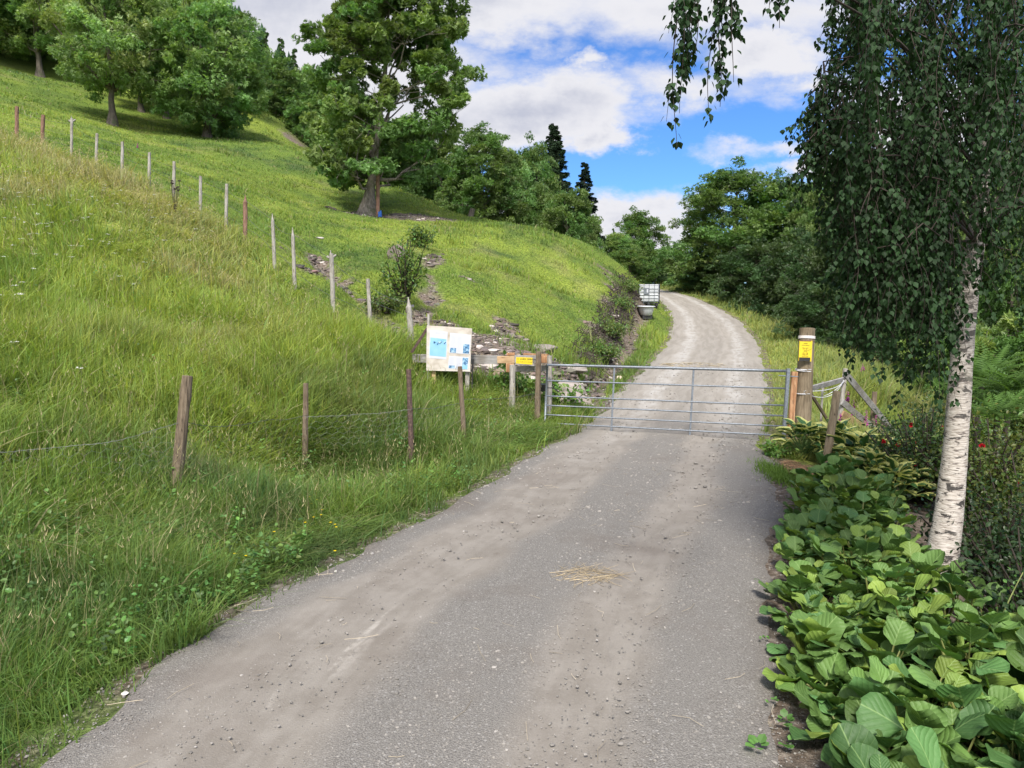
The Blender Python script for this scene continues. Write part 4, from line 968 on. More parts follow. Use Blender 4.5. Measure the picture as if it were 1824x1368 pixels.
# ------------------------------------------------------------------ posts, gate, boards
def frame_from(a, b):      # matrix whose z runs a->b
    d = norm(np.asarray(b) - np.asarray(a)); x = norm(np.cross([0, 1.0, 0], d)); y = np.cross(d, x); return np.stack([x, y, d], 1)
def round_post(name, label, cat, top, base, r, mat, group=None, point=0.0, ns=10, lump=.10, bury=.35, parent=None, bend=0.0):
    top = np.asarray(top, float); base = np.asarray(base, float); g = hz(base[0], base[1]); d = top - base
    bt = base - d / np.linalg.norm(d) * max(bury, (base[2] - g) + .2)
    mb = MB(); n = 9; t = np.linspace(0, 1, n)[:, None]; p = bt + (top - bt) * t; p[:, 0] += np.sin(t[:, 0] * 3) * bend
    rr = np.full(n, r) * np.linspace(1.06, .95, n)
    if point > 0:
        L = np.linalg.norm(top - bt); p = np.vstack([p[:-1], p[-1] - (top - bt) / L * point, p[-1] - (top - bt) / L * point * .5, p[-1]]); rr = np.concatenate([rr[:-1], [r, r * .62, r * .12]])
        o_ = np.argsort((p - bt) @ (top - bt)); p = p[o_]
    else:
        p = np.vstack([p, p[-1] + (top - bt) / np.linalg.norm(top - bt) * .004]); rr = np.concatenate([rr, [r * .86]])
    mb.tube(p, rr, ns, lump=lump)
    ob = mb.build(name, M[mat], parent=parent, origin=None if parent else (base[0], base[1], g))
    if not parent: tag(ob, label, cat, group)
    return ob

gU = 'posts of the old fence up the slope'
UP = [(30, 190, 0), (77, 205, 1), (128, 211, 2), (173, 238, 3), (218, 253, 4), (266, 272, 5), (310, 288, 6), (357, 314, 7), (404, 328, 8), (437, 347, 9), (485, 380, 10), (521, 405, 11), (590, 452, 12), (655, 497, 13), (727, 529, 14)]
LBL = ['reddish weathered post at the far left end of the slope fence', 'reddish-brown post, second from the left in the slope fence', 'thin pale post with a split knotted head, third from the left in the slope fence',
 'pale grey post, fourth from the left in the slope fence', 'dark-topped grey post, fifth from the left in the slope fence', 'slim grey post, sixth from the left in the slope fence', 'pale post behind a dried brown flower stalk in the slope fence',
 'dark-topped post, eighth from the left in the slope fence', 'grey post, ninth from the left, just before the reddish pointed one', 'reddish pointed post in the middle of the slope fence', 'slim grey pointed post just right of the reddish pointed one',
 'long slim grey pointed post leaning above the gully, eleventh down the slope', 'split grey post with a broken head beside the dark gully', 'grey post below the gully, next to the pale sharpened one', 'pale sharpened post just left of the notice board']
fb_ = {14: (727, 612, 14.2), 13: (655, 590, 15.5), 12: (590, 562, 16.5), 11: (521, 515, 17.2), 10: (485, 478, 18), 9: (437, 432, 18.6), 8: (404, 412, 19.2), 7: (357, 382, 19.8), 6: (310, 362, 20.4), 5: (266, 338, 21), 4: (218, 318, 21.7), 3: (173, 300, 22.3), 2: (128, 282, 23), 1: (77, 262, 23.6), 0: (30, 250, 24.4)}
wtop = []
for i, (px, py, k) in enumerate(UP):
    bx, by, Z = fb_[k]; base = at(bx + (4 if k > 9 else -1), by, Z); top = at(px, py, Z)
    pt = .28 if k in (9, 10, 11) else (.40 if k == 14 else 0)
    mat = 'post_red' if k in (0, 1, 9) else 'post_grey'
    rad = {14: .055, 12: .05, 0: .058, 1: .055, 9: .055}.get(k, .042)
    o = round_post('fence_post', LBL[k], 'fence post', top, base, rad, mat, gU, point=pt, lump=.2, bend=random.uniform(-.015, .015))
    if k in (2, 12):
        kb = MB(); kb.tube([top + [-.10, 0, -.06], top + [0, 0, -.10], top + [.10, .03, -.02]], [.03, .045, .02], 6, lump=.5); kb.tube([top + [-.02, 0, -.1], top + [-.01, 0, .08]], [.03, .008], 6, lump=.5)
        kn = kb.build('broken_head', M['post_grey'], None, origin=o.location); kn.parent = o; kn.location = (0, 0, 0)
    wtop.append((top, base))
mb = MB()
for (t0, b0), (t1, b1) in zip(wtop[:-1], wtop[1:]):
    for f in (.12, .42, .70):
        p0 = t0 * (1 - f) + b0 * f; p1 = t1 * (1 - f) + b1 * f; mb.tube(limb(p0, p1, .02, 5), .0035, 4, cap=False)
tag(mb.build('fence_wire', M['wire'], origin=wtop[7][1]), 'thin wires strung along the old fence up the slope', 'wire')

gF = 'posts of the netting fence along the road'
round_post('fence_post', 'thick brown wooden post leaning right, nearest post of the roadside netting fence', 'fence post', at(334, 670, 7.3), at(312, 880, 7.3), .054, 'post_brown', gF, lump=.18, ns=11)
round_post('fence_post', 'thin brown wooden post, second from the left in the roadside netting fence', 'fence post', at(545, 683, 9.7), at(543, 835, 9.7), .036, 'post_brown', gF, lump=.2)
round_post('fence_post', 'dark brown post left of the notice board in the roadside netting fence', 'fence post', at(728, 658, 10), at(733, 812, 10), .036, 'post_dark', gF, lump=.12)
round_post('fence_post', 'brown post in front of the notice board\'s lower right corner', 'fence post', at(819, 653, 10.8), at(827, 790, 10.8), .035, 'post_brown', gF, lump=.12)

# chicken-wire netting: sheets between the posts
def netting(p0, p1, hgt, cell, sag, mb, seed=0):
    p0 = np.asarray(p0, float); p1 = np.asarray(p1, float); L = np.linalg.norm(p1 - p0); nx = int(L / cell); ny = int(hgt / (cell * .6))
    def P(i, j):
        t = i / nx; b = p0 * (1 - t) + p1 * t; w = fbm(np.array([t * L * 2.0]), np.array([j * .35 + seed]), 1, 2, seed)[0] * .07
        return b + np.array([w * .6, w, -j * cell * .6 - sag * math.sin(math.pi * t) * (1 - .3 * j / ny) + w * .5])
    for j in range(ny):
        for i in range(nx):
            o_ = .5 if j % 2 else 0
            a = P(i + o_, j + .25); b_ = P(i + .5 + o_, j - .25); c_ = P(i + 1 + o_, j + .25); d_ = P(i + o_, j + .75)
            mb.tube([a, b_], .0008, 3, cap=False); mb.tube([b_, c_], .0008, 3, cap=False); mb.tube([a, d_], .0009, 3, cap=False)
    mb.tube([P(i, 0) + [0, 0, .005] for i in range(nx + 1)], .0022, 4, cap=False)
def pt(px, py, Z): return at(px, py, Z)
mb = MB()
N0 = [pt(-120, 812, 6.3), pt(322, 755, 7.25), pt(544, 742, 9.65), pt(731, 728, 9.95), pt(823, 715, 10.75), pt(958, 700, 12.2)]
for k, (a, b_) in enumerate(zip(N0[:-1], N0[1:])): netting(a, b_, [.62, .5, .45, .42, .5][k], .125, [.10, .05, .03, .02, .03][k], mb, k)
tag(mb.build('wire_netting', M['wire'], origin=N0[1]), 'sagging hexagonal wire netting between the roadside posts, half sunk in tall grass', 'wire netting')

# ---- the gate
gTL, gBL = at(975, 650, 12.2), at(970, 769, 12.2); gTR, gBR = at(1404, 661, 11.0), at(1395, 793, 11.0)
gate = thing('field_gate', 'wide seven-bar galvanised steel gate closed across the gravel road', 'gate', (gBR + [0, 0, -.02]))
def gpt(s, t):  # s across, t down
    return (gTL * (1 - s) + gTR * s) * (1 - t) + (gBL * (1 - s) + gBR * s) * t
bars = [0, .235, .465, .605, .745, .87, 1.0]
for i, t in enumerate(bars):
    mb = MB(); r_ = .021 if i in (0, 6) else .0125
    mb.tube([gpt(s, t) for s in np.linspace(0, 1, 9)], r_, 12); mb.build('bar', M['galv'], gate, smooth=True)
for s, r_ in ((.300, .012), (.632, .012)):
    mb = MB(); mb.beam(gpt(s, .01), gpt(s, .99), .028, .012, up=(0, 1, 0)); mb.build('upright', M['galv'], gate)
mb = MB(); mb.tube([gpt(0, -.01), gpt(0, 1.01)], .019, 12); mb.build('end_post', M['galv'], gate, smooth=True)
mb = MB(); mb.beam(gpt(1, -.035), gpt(1, 1.03), .052, .045, up=(0, 1, 0)); mb.build('end_post', M['galv'], gate)
mb = MB(); mb.tube([gpt(1, .06) + [-.14, 0, 0], gpt(1, .06) + [.16, .02, -.02]], .009, 8); mb.build('hinge', M['galv'], gate); mb = MB(); mb.tube([gpt(1, .93), gpt(1, .93) + [.14, .02, 0]], .009, 8); mb.build('hinge', M['galv'], gate)
mb = MB(); e = at(985, 691, 12.25); mb.tube([at(971, 691, 12.2), e, e + [.10, .02, -.07]], .009, 6); mb.build('latch', M['darkplastic'], gate)

# ---- right-hand gate post group
pole = thing('gate_pole', 'thick round brown wooden pole at the hinge end of the gate', 'pole', tuple(at(1429, 785, 11.1)))
pt_, pb_ = at(1438, 585, 11.12), at(1427, 800, 11.12)
round_post('shaft', None, None, pt_, pb_, .116, 'pole', parent=pole, ns=18, lump=.035)
def ring(px, py, w, h, mat, name, rr=.121):
    c_ = at(px, py, 11.12); d_ = norm(pt_ - pb_); mb = MB(); mb.tube([c_ - d_ * h / 2, c_ + d_ * h / 2], rr, 20, cap=False); return mb.build(name, M[mat], pole, smooth=True)
m, nt, b = newmat('barrier_tape'); q = NB(nt); b.inputs['Base Color'].default_value = (.66, .60, .58, 1); M['bt'] = m
ring(1437, 601, 0, .040, 'bt', 'tape_band'); ring(1436, 607.5, 0, .012, 'post_red', 'red_band', .1195)
for k, (y_, s_) in enumerate([(657, .4), (660, -.5), (700, .3)]):
    c_ = at(1432 if k < 2 else 1430, y_, 11.12); mb = MB(); th_ = np.linspace(0, 2 * np.pi, 24)
    mb.tube(np.stack([c_[0] + .119 * np.cos(th_), c_[1] + .119 * np.sin(th_), c_[2] + .01 * s_ * np.cos(th_)], 1), .006, 6, cap=False); mb.build('cord_loop', M['tape'], pole, smooth=True)
def text_mesh(body, size, mat, Mx, loc, parent, name='lettering', ext=.0006, bold=0.0, align='LEFT'):
    cu = bpy.data.curves.new('t', 'FONT'); cu.body = body; cu.size = size; cu.extrude = ext; cu.offset = bold; cu.resolution_u = 3; cu.align_x = align
    o = bpy.data.objects.new('t', cu); COL.objects.link(o); bpy.context.view_layer.update()
    me = bpy.data.meshes.new_from_object(o.evaluated_get(bpy.context.evaluated_depsgraph_get())); bpy.data.objects.remove(o)
    me.name = name; v = np.empty(len(me.vertices) * 3); me.vertices.foreach_get('co', v); v = v.reshape(-1, 3)
    v = v @ np.asarray(Mx).T + np.asarray(loc) - np.array(parent.location); me.vertices.foreach_set('co', v.ravel()); me.update()
    me.materials.clear(); me.materials.append(M[mat]); ob = bpy.data.objects.new(name, me); COL.objects.link(ob); ob.parent = parent; return ob
def plate_frame(tl, tr, bl):   # x right, y up, z towards viewer
    X = norm(tr - tl); Y = tl - bl; Y = norm(Y - X * (Y @ X)); Z = np.cross(X, Y); return np.stack([X, Y, Z], 1)
def panel(mb, tl, tr, br, bl, th):
    n_ = norm(np.cross(tr - tl, tl - bl)); f = [tl, tr, br, bl]; v = np.array([p + n_ * th / 2 for p in f] + [p - n_ * th / 2 for p in f])
    mb.add(v, [np.array([[3, 2, 1, 0], [4, 5, 6, 7], [0, 1, 5, 4], [1, 2, 6, 5], [2, 3, 7, 6], [3, 0, 4, 7]])])
# yellow dog sign
ZS = 10.96
tl, tr, br, bl = at(1424.5, 608, ZS), at(1447, 608.5, ZS), at(1445.5, 637, ZS), at(1423, 636.5, ZS)
sg = thing('warning_sign', 'upright yellow sign with a sitting dog drawing on the thick pole', 'sign', tuple(bl))
mb = MB(); panel(mb, tl, tr, br, bl, .004); mb.beam(at(1446, 607, ZS), at(1444, 644, ZS), .018, .006, up=(0, 1, 0)); mb.beam(at(1424.5, 607, ZS), at(1422.5, 643, ZS), .006, .006, up=(0, 1, 0)); mb.build('plate', M['yellow'], sg)
mb = MB(); panel(mb, at(1423.6, 637.2, ZS), at(1443, 637.6, ZS), at(1442.5, 643.5, ZS), at(1423.2, 643, ZS), .003); mb.build('lower_strip', M['black'], sg)
FX = plate_frame(tl, tr, bl); W_ = np.linalg.norm(tr - tl); H_ = np.linalg.norm(tl - bl)
def onp(u, v): return tl + FX[:, 0] * u * W_ - FX[:, 1] * v * H_ + FX[:, 2] * .0035
text_mesh('HUND', .020, 'black', FX, onp(.47, .155), sg, align='CENTER'); text_mesh('I BÅND PÅBUDT', .0155, 'black', FX, onp(.47, .27), sg, align='CENTER'); text_mesh('Vis hensyn til dyra', .0125, 'black', FX, onp(.45, .95), sg, align='CENTER')
mb = MB()
def stroke(pts, r_=.0018): mb.tube([onp(*p) for p in pts], r_, 4)
stroke([(.22, .40), (.30, .38), (.37, .43), (.34, .48), (.26, .44), (.22, .40)]); stroke([(.68, .40), (.60, .38), (.53, .43), (.56, .48), (.64, .44), (.68, .40)])
stroke([(.37, .43), (.45, .41), (.53, .43), (.55, .52), (.52, .60), (.45, .63), (.38, .60), (.35, .52), (.37, .43)])
stroke([(.38, .62), (.28, .72), (.24, .82), (.33, .85), (.57, .85), (.66, .82), (.62, .72), (.52, .62)]); stroke([(.38, .84), (.40, .72)]); stroke([(.52, .84), (.50, .72)]); stroke([(.42, .54), (.45, .57), (.48, .54)], .0022); stroke([(.55, .60), (.78, .52), (.97, .44)])
stroke([(.24, .82), (.30, .74), (.36, .82)]); stroke([(.66, .82), (.60, .74), (.54, .82)])
mb.build('dog_drawing', M['black'], sg)
# fresh plank and stub
pk = MB(); pk.beam(at(1415, 662, 11.05), at(1407, 784, 11.05), .085, .07, up=(0, 1, 0), rough=.006, seg=4); tag(pk.build('plank', M['fresh_red'], origin=at(1407, 790, 11.05)), 'fresh reddish plank upright between the gate and the thick pole', 'plank')
round_post('stake', 'short square grey stake at the foot of the thick pole', 'stake', at(1421, 761, 10.9), at(1418, 792, 10.9), .034, 'post_brown', ns=4, lump=.03)

# ---- side fence on the right
def post_thing(label, t, b_, r, mat, **k): return round_post('fence_post', label, 'fence post', t, b_, r, mat, 'posts of the garden rail fence', **k)
A0, A1 = at(1506, 657, 12.4), at(1490, 800, 12.4); B0, B1 = at(1558, 698, 13.2), at(1551, 800, 13.2)
post_thing('slim grey post carrying the upper ends of the sloping garden rails', A0, A1, .042, 'post_grey', lump=.12, ns=8)
post_thing('grey post in the middle of the sloping garden rails, among foxgloves', B0, B1, .044, 'post_brown', lump=.1, ns=10)
post_thing('bare grey-brown post leaning right at the edge of the hosta leaves', at(1491, 697, 9.6), at(1469, 842, 9.6), .052, 'pole', lump=.08, ns=12)
post_thing('thin stake with netting between the thick pole and the rail fence', at(1466, 680, 12.0), at(1461, 775, 12.0), .018, 'post_grey', lump=.1, ns=6)
def board(label, a, b_, w, t, mat, up=(0, -.3, 1)):
    mb = MB(); mb.beam(a, b_, t, w, up=up, rough=.003, seg=5); return tag(mb.build('fence_rail', M[mat], origin=(a + b_) / 2), label, 'fence rail', 'rails of the garden fence')
board('long grey top rail sloping down from the slim post into the bushes', at(1505, 664, 12.3), at(1612, 794, 13.9), .10, .03, 'rail_grey')
board('long grey second rail sloping down below the top rail', at(1500, 716, 12.3), at(1600, 800, 13.6), .10, .03, 'rail_grey')
board('short fresh yellow plank nailed between the slim post and the middle post', at(1500, 738, 12.28), at(1556, 776, 13.1), .14, .03, 'fresh')
board('lowest grey rail, half hidden by hosta leaves', at(1500, 760, 12.34), at(1552, 785, 13.14), .08, .03, 'rail_grey')
board('fresh plank end sticking out right of the middle post', at(1556, 776, 13.16), at(1578, 790, 13.5), .10, .03, 'fresh')
board('pale weathered rail from the thick pole to the top of the slim post', at(1440, 693, 11.3), at(1503, 676, 12.38), .085, .03, 'rail_grey')
board('thin dark brace falling from the thick pole towards the slim post', at(1443, 699, 11.3), at(1480, 758, 12.2), .045, .03, 'post_brown')
mb = MB()
for a, b_, s_ in [((1432, 697, 11.0), (1503, 677, 12.35), .05), ((1432, 700, 11.0), (1503, 678, 12.35), .14), ((1435, 696, 11.0), (1470, 700, 12.0), .05), ((1505, 678, 12.34), (1468, 705, 12), .06)]:
    mb.tube(limb(at(*a), at(*b_), s_, 12), .005, 5)
tag(mb.build('cord', M['tape'], origin=at(1432, 697, 11)), 'white cords slung from the thick pole to the slim garden post', 'cord')

# ---- notice board
nb_ = thing('notice_board', 'pale plywood notice board with three printed sheets, standing on two legs in the grass', 'notice board', tuple(at(800, 700, 13)))
def bp(u, v, off=0.0):
    TL, TR, BR, BL = at(760.5, 579.5, 13.0), at(841, 585, 12.85), at(837.5, 662, 12.85), at(759.5, 660, 13.0)
    n_ = norm(np.cross(TR - TL, TL - BL)); return (TL * (1 - u) + TR * u) * (1 - v) + (BL * (1 - u) + BR * u) * v + n_ * off
mb = MB(); panel(mb, bp(0, 0), bp(1, 0), bp(1, 1), bp(0, 1), .016); mb.build('panel', M['ply'], nb_)
for t_, b_ in (((771, 600, 13.05), (774, 704, 13.05)), ((833, 600, 12.93), (832, 702, 12.93))):
    mb = MB(); b0 = at(*b_); b0[2] = min(b0[2], hz(b0[0], b0[1]) - .15); mb.beam(b0, at(*t_), .075, .05, up=(0, 1, 0)); mb.build('leg', M['post_grey'] if t_[0] > 800 else M['fresh'] , nb_)
mb = MB(); b0 = at(840.5, 705, 13.0); b0[2] -= .2; mb.beam(b0, at(841, 662, 13.0), .03, .03, up=(0, 1, 0)); mb.beam(at(843, 640, 13.0), at(841, 662, 13.0), .03, .03, up=(0, 1, 0)); mb.build('back_strut', M['black'], nb_)
m, nt, b = newmat('blue_print'); q = NB(nt); o_ = q.obj()
q.l(q.ramp(q.noise(o_, 22, 5, .7, .4), [(.40, (.015, .05, .11)), (.50, (.08, .22, .40)), (.62, (.35, .48, .56))]), b.inputs['Base Color']); M['photo'] = m
m, nt, b = newmat('blue_water_print'); q = NB(nt); q.l(q.mix(q.noise(q.obj(), 9, 3), (.13, .34, .56), (.27, .48, .62)), b.inputs['Base Color']); M['water'] = m
m, nt, b = newmat('grey_print'); b.inputs['Base Color'].default_value = (.45, .45, .55, 1); M['print'] = m
SH = [((.07, .095), (.47, .115), (.455, .74), (.06, .72)), ((.52, .13), (.985, .15), (.975, .60), (.515, .59)), ((.51, .655), (.965, .665), (.955, .955), (.495, .945))]
for k, cor in enumerate(SH):
    P4 = [bp(u, v, .010) for u, v in cor]; mb = MB(); panel(mb, *P4, .0015); sh_ = mb.build('printed_sheet', M['paper'], nb_)
    def sp_(u, v, off=.0016): 
        n_ = norm(np.cross(P4[1] - P4[0], P4[0] - P4[3])); return (P4[0] * (1 - u) + P4[1] * u) * (1 - v) + (P4[3] * (1 - u) + P4[2] * u) * v + n_ * off
    def area(u0, v0, u1, v1, mat, name, off=.0018):
        mb = MB(); n_ = 14; jit = .012
        q4 = [sp_(u0, v0, off), sp_(u1, v0, off), sp_(u1, v1, off), sp_(u0, v1, off)]; panel(mb, *q4, .0006); o = mb.build(name, M[mat], None, origin=nb_.location); o.parent = sh_; o.location = (0, 0, 0); return o
    if k == 0:
        area(.03, .44, .97, .91, 'water', 'picture'); mb = MB()
        for u0 in (.25, .28, .43, .50, .57, .62, .66, .82, .86):   # dark silhouettes
            h_ = random.uniform(.05, .12); v0 = random.uniform(.33, .42)
            mb.tube([sp_(u0, v0, .0028), sp_(u0 + .03, v0 + h_ * .5, .0028), sp_(u0 + .01, v0 + h_, .0028)], [.004, .016, .004], 5)
        area(.05, .27, .95, .44, 'water', 'picture', .0014)
        o = mb.build('silhouettes', M['photo'], None, origin=nb_.location); o.parent = sh_; o.location = (0, 0, 0)
        rows = [(.30, .9, .06), (.30, .9, .09), (.7, .9, .96)]
    elif k == 1:
        area(.04, .74, .33, .97, 'photo', 'picture'); area(.67, .50, .96, .97, 'photo', 'picture'); rows = [(.05, .30, v) for v in np.arange(.14, .70, .055)] + [(.38, .63, v) for v in np.arange(.14, .95, .055)]
    else:
        area(.04, .74, .33, .95, 'photo', 'picture'); area(.69, .08, .96, .66, 'photo', 'picture'); area(.69, .66, .96, .98, 'water', 'picture'); rows = [(.05, .30, v) for v in np.arange(.10, .70, .055)] + [(.38, .63, v) for v in np.arange(.10, .95, .055)]
    mb = MB()
    for u0, u1, v in rows: panel(mb, sp_(u0, v), sp_(u1 - random.uniform(0, .05), v), sp_(u1 - .03, v + .014), sp_(u0, v + .014), .0006)
    o = mb.build('text_lines', M['print'], None, origin=nb_.location); o.parent = sh_; o.location = (0, 0, 0)
def bar_thing(name, label, cat, a, b_, w, t, mat, up=(0, 0, 1), group=None, seg=3):
    mb = MB(); mb.beam(np.asarray(a), np.asarray(b_), t, w, up=up, rough=.003, seg=seg); return tag(mb.build(name, M[mat], origin=(np.asarray(a) + np.asarray(b_)) / 2), label, cat, group)
bar_thing('stake', 'pale stake sticking up behind the notice board\'s top left corner', 'stake', at(763, 700, 13.1), at(763.5, 560, 13.1), .05, .04, 'post_grey', up=(0, 1, 0))
bar_thing('brace', 'dark sloping brace from the pale sharpened post to the notice board', 'brace', at(733, 628, 13.2), at(761, 585, 13.15), .05, .03, 'post_dark')
bar_thing('fence_rail', 'long grey rail running behind the notice board', 'fence rail', at(735, 638, 13.25), at(893, 641, 13.15), .15, .035, 'rail_grey', seg=6)
bar_thing('plank', 'fresh plank at the right end of the long grey rail', 'plank', at(886, 641, 13.10), at(917, 640.5, 13.05), .125, .04, 'fresh')
bar_thing('plank', 'fresh pinkish plank end on top of the small grey post', 'plank', at(903, 631, 13.12), at(917, 630.5, 13.10), .05, .05, 'fresh_red')
bar_thing('wood_block', 'square brown wood block fixed to the small grey post', 'block', at(902, 655, 12.98), at(916, 655.5, 12.95), .15, .07, 'fresh_red')
round_post('fence_post', 'grey round post below the fresh planks, left of the yellow gate sign', 'fence post', at(913, 650, 12.9), at(912, 748, 12.9), .052, 'post_grey', lump=.08, ns=12)
bar_thing('fence_rail', 'grey lower rail between the small grey post and the gate', 'fence rail', at(917, 657, 12.9), at(975, 656, 12.6), .10, .035, 'rail_grey')
bar_thing('fence_rail', 'pinkish upper rail behind the yellow gate sign', 'fence rail', at(933, 631.5, 12.95), at(976, 633, 12.7), .045, .05, 'fresh_red')
bar_thing('fence_rail', 'grey upper rail behind the yellow gate sign', 'fence rail', at(917, 639, 12.93), at(962, 639, 12.75), .12, .03, 'rail_grey')
bar_thing('plank', 'short fresh plank between the brown post and the latch post', 'plank', at(963, 640, 12.5), at(975, 640, 12.5), .12, .05, 'fresh_red')
round_post('gate_post', 'brown round post in front of the gate\'s latch end', 'gate post', at(959.5, 627, 12.3), at(957, 750, 12.3), .047, 'post_brown', lump=.07, ns=12)
round_post('gate_post', 'grey post just behind the latch end of the gate', 'gate post', at(979, 634, 12.45), at(978, 772, 12.45), .045, 'post_grey', lump=.07, ns=12)
tl, tr, br, bl = at(917.5, 634, 12.7), at(951.5, 635, 12.6), at(952, 652, 12.6), at(917.5, 649.5, 12.7)
sg = thing('gate_sign', 'small yellow sign on a grey board left of the gate', 'sign', tuple(bl))
mb = MB(); panel(mb, tl, tr, br, bl, .015); mb.build('backing_board', M['rail_grey'], sg)
FX = plate_frame(tl, tr, bl); W_ = np.linalg.norm(tr - tl); H_ = np.linalg.norm(tl - bl)
def onp2(u, v, o=.009): return tl * (1 - u) + tr * u - FX[:, 1] * v * H_ * 1.04 + FX[:, 2] * o
mb = MB(); panel(mb, onp2(.07, .12), onp2(.93, .14), onp2(.93, .90), onp2(.07, .82), .003); mb.build('plate', M['yellow'], sg)
text_mesh('LUKK GRINDA', .042, 'black', FX, onp2(.28, .42, .0112), sg, bold=.0008); text_mesh('HUSK DYR PÅ BEITE', .028, 'black', FX, onp2(.27, .70, .0112), sg)
mb = MB()
def st2(pts, r_=.0016): mb.tube([onp2(*p, .0115) for p in pts], r_, 4)
st2([(.11, .32), (.14, .24), (.20, .24), (.21, .36), (.15, .40), (.11, .32)]); st2([(.11, .62), (.18, .54), (.22, .60), (.20, .72), (.13, .74)]); st2([(.24, .90), (.85, .95)], .0012); mb.build('symbols', M['black'], sg)
# dark bucket among the shrubs by the gate, blue canister by the ash
bk = thing('plant_pot', 'small black pot among the leaves behind the brown gate post', 'pot', tuple(at(966, 690, 13.1)))
mb = MB(); c_ = at(966, 690, 13.1); mb.tube([c_ + [0, 0, -.06], c_ + [0, 0, .05]], [.07, .095], 14); mb.build('body', M['darkplastic'], bk); mb = MB(); mb.tube([c_ + [0, 0, .045], c_ + [0, 0, .062]], .101, 14); mb.build('rim', M['darkplastic'], bk)
c_ = at(677, 384, 35.2); g = hz(c_[0], c_[1]); cn = thing('canister', 'bright blue canister standing right of the ash trunk', 'canister', (c_[0], c_[1], g))
mb = MB(); mb.box((c_[0], c_[1], g + .12), (.15, .15, .24)); mb.build('body', M['blue'], cn); mb = MB(); mb.tube([(c_[0] + .04, c_[1], g + .23), (c_[0] + .04, c_[1], g + .30)], .03, 10); mb.build('cap', M['blue'], cn)
round_post('stake', 'brown stake leaning on the right side of the ash trunk', 'stake', at(673, 300, 35.4), at(673, 386, 35.4), .09, 'post_red')
round_post('tree_stump', 'leaning dark stump of a trunk at the edge of the ridge trees', 'stump', at(842, 372, 43), at(836, 392, 43), .16, 'bark')

# ---- water tank, pallet, tub
c0 = at(1155, 546, 40); g = hz(c0[0], c0[1]); base_z = max(g, c0[2] - .15); tk = thing('water_tank', 'white caged water tank on dark legs beside the road bend', 'water tank', (c0[0], c0[1], g))
wz = 0.22 + base_z; W2, D2, H2 = 1.06, 1.0, .98; yaw = R(-8); Mz = np.array([[math.cos(yaw), -math.sin(yaw), 0], [math.sin(yaw), math.cos(yaw), 0], [0, 0, 1]])
def L2W(p): return np.array([c0[0], c0[1], wz]) + Mz @ np.asarray(p, float)
mb = MB(); 
prof = np.array([[-.5, -.46], [-.46, -.5], [.46, -.5], [.5, -.46], [.5, .46], [.46, .5], [-.46, .5], [-.5, .46]]) * [W2 * .96, D2 * .96]
zs = [.14, .18, .5, .52, .78, .80, H2, H2 + .04]; sc_ = [.95, 1, 1, .975, 1, .975, 1, .95]
vv = np.array([[L2W((p[0] * s_, p[1] * s_, z_)) for p in prof] for z_, s_ in zip(zs, sc_)]).reshape(-1, 3); ff = [[i * 8 + j, i * 8 + (j + 1) % 8, (i + 1) * 8 + (j + 1) % 8, (i + 1) * 8 + j] for i in range(7) for j in range(8)]
mb.add(vv, [np.array(ff), tuple(range(7, -1, -1)), tuple(range(56, 64))]); mb.build('bottle', M['white'], tk)
mb = MB(); hw, hd = W2 / 2 + .012, D2 / 2 + .012
for z_ in (.12, .30, .48, .64, .80, H2 + .05):
    c4 = [L2W((sx * hw, sy * hd, z_)) for sx, sy in ((-1, -1), (1, -1), (1, 1), (-1, 1), (-1, -1))]
    for a, b_ in zip(c4[:-1], c4[1:]): mb.tube([a, b_], .013, 6)
for s_ in np.linspace(-1, 1, 5):
    for sy in (-1, 1): mb.tube([L2W((s_ * hw, sy * hd, 0)), L2W((s_ * hw, sy * hd, H2 + .05))], .013, 6)
    for sx in (-1, 1): mb.tube([L2W((sx * hw, s_ * hd, 0)), L2W((sx * hw, s_ * hd, H2 + .05))], .013, 6)
mb.build('cage', M['galv'], tk)
mb = MB(); panel(mb, L2W((-.26, -hd - .01, .84)), L2W((-.02, -hd - .01, .84)), L2W((-.02, -hd - .01, .52)), L2W((-.26, -hd - .01, .52)), .006); mb.build('label_plate', M['galv'], tk)
mb = MB(); panel(mb, L2W((-.13, -hd - .018, .78)), L2W((-.05, -hd - .018, .78)), L2W((-.05, -hd - .018, .60)), L2W((-.13, -hd - .018, .60)), .004); mb.build('label_sheet', M['paper'], tk)
mb = MB()
for s_ in (-.42, 0, .42): mb.box(L2W((s_, 0, -.05)), (.14, D2, .12), Mz)
mb.box(L2W((0, 0, .035)), (W2, D2, .03), Mz); mb.box(L2W((.35, -.2, -.22)), (.2, .3, .24), Mz); mb.box(L2W((-.35, -.2, -.22)), (.2, .3, .24), Mz); mb.box(L2W((.35, .3, -.2)), (.2, .3, .2), Mz); mb.build('pallet', M['darkplastic'], tk)
mb = MB(); mb.tube([L2W((-.18, -hd + .02, .10)), L2W((-.18, -hd - .10, .06))], .035, 8); mb.build('tap', M['darkplastic'], tk)
c1 = ground_hit(1150, 567); g1_ = c1[2]; tb_ = thing('water_trough', 'white enamel bathtub used as a drinking trough below the water tank', 'trough', (c1[0], c1[1], g1_))
tz = g1_ + .52; mb = MB(); rings = []
for z_, rx_, ry_ in ((-.40, .20, .5), (-.36, .24, .56), (-.15, .285, .66), (0, .31, .70), (.015, .36, .75), (-.01, .37, .76), (-.02, .33, .72), (-.02, .29, .68), (-.30, .22, .55), (-.33, .1, .3)):
    th_ = np.linspace(0, 2 * np.pi, 20, endpoint=False); cx_, sx_ = np.cos(th_), np.sin(th_); e_ = .6
    rings.append(np.stack([c1[0] + rx_ * np.sign(cx_) * np.abs(cx_) ** e_, c1[1] + ry_ * np.sign(sx_) * np.abs(sx_) ** e_, np.full(20, tz + z_)], 1))
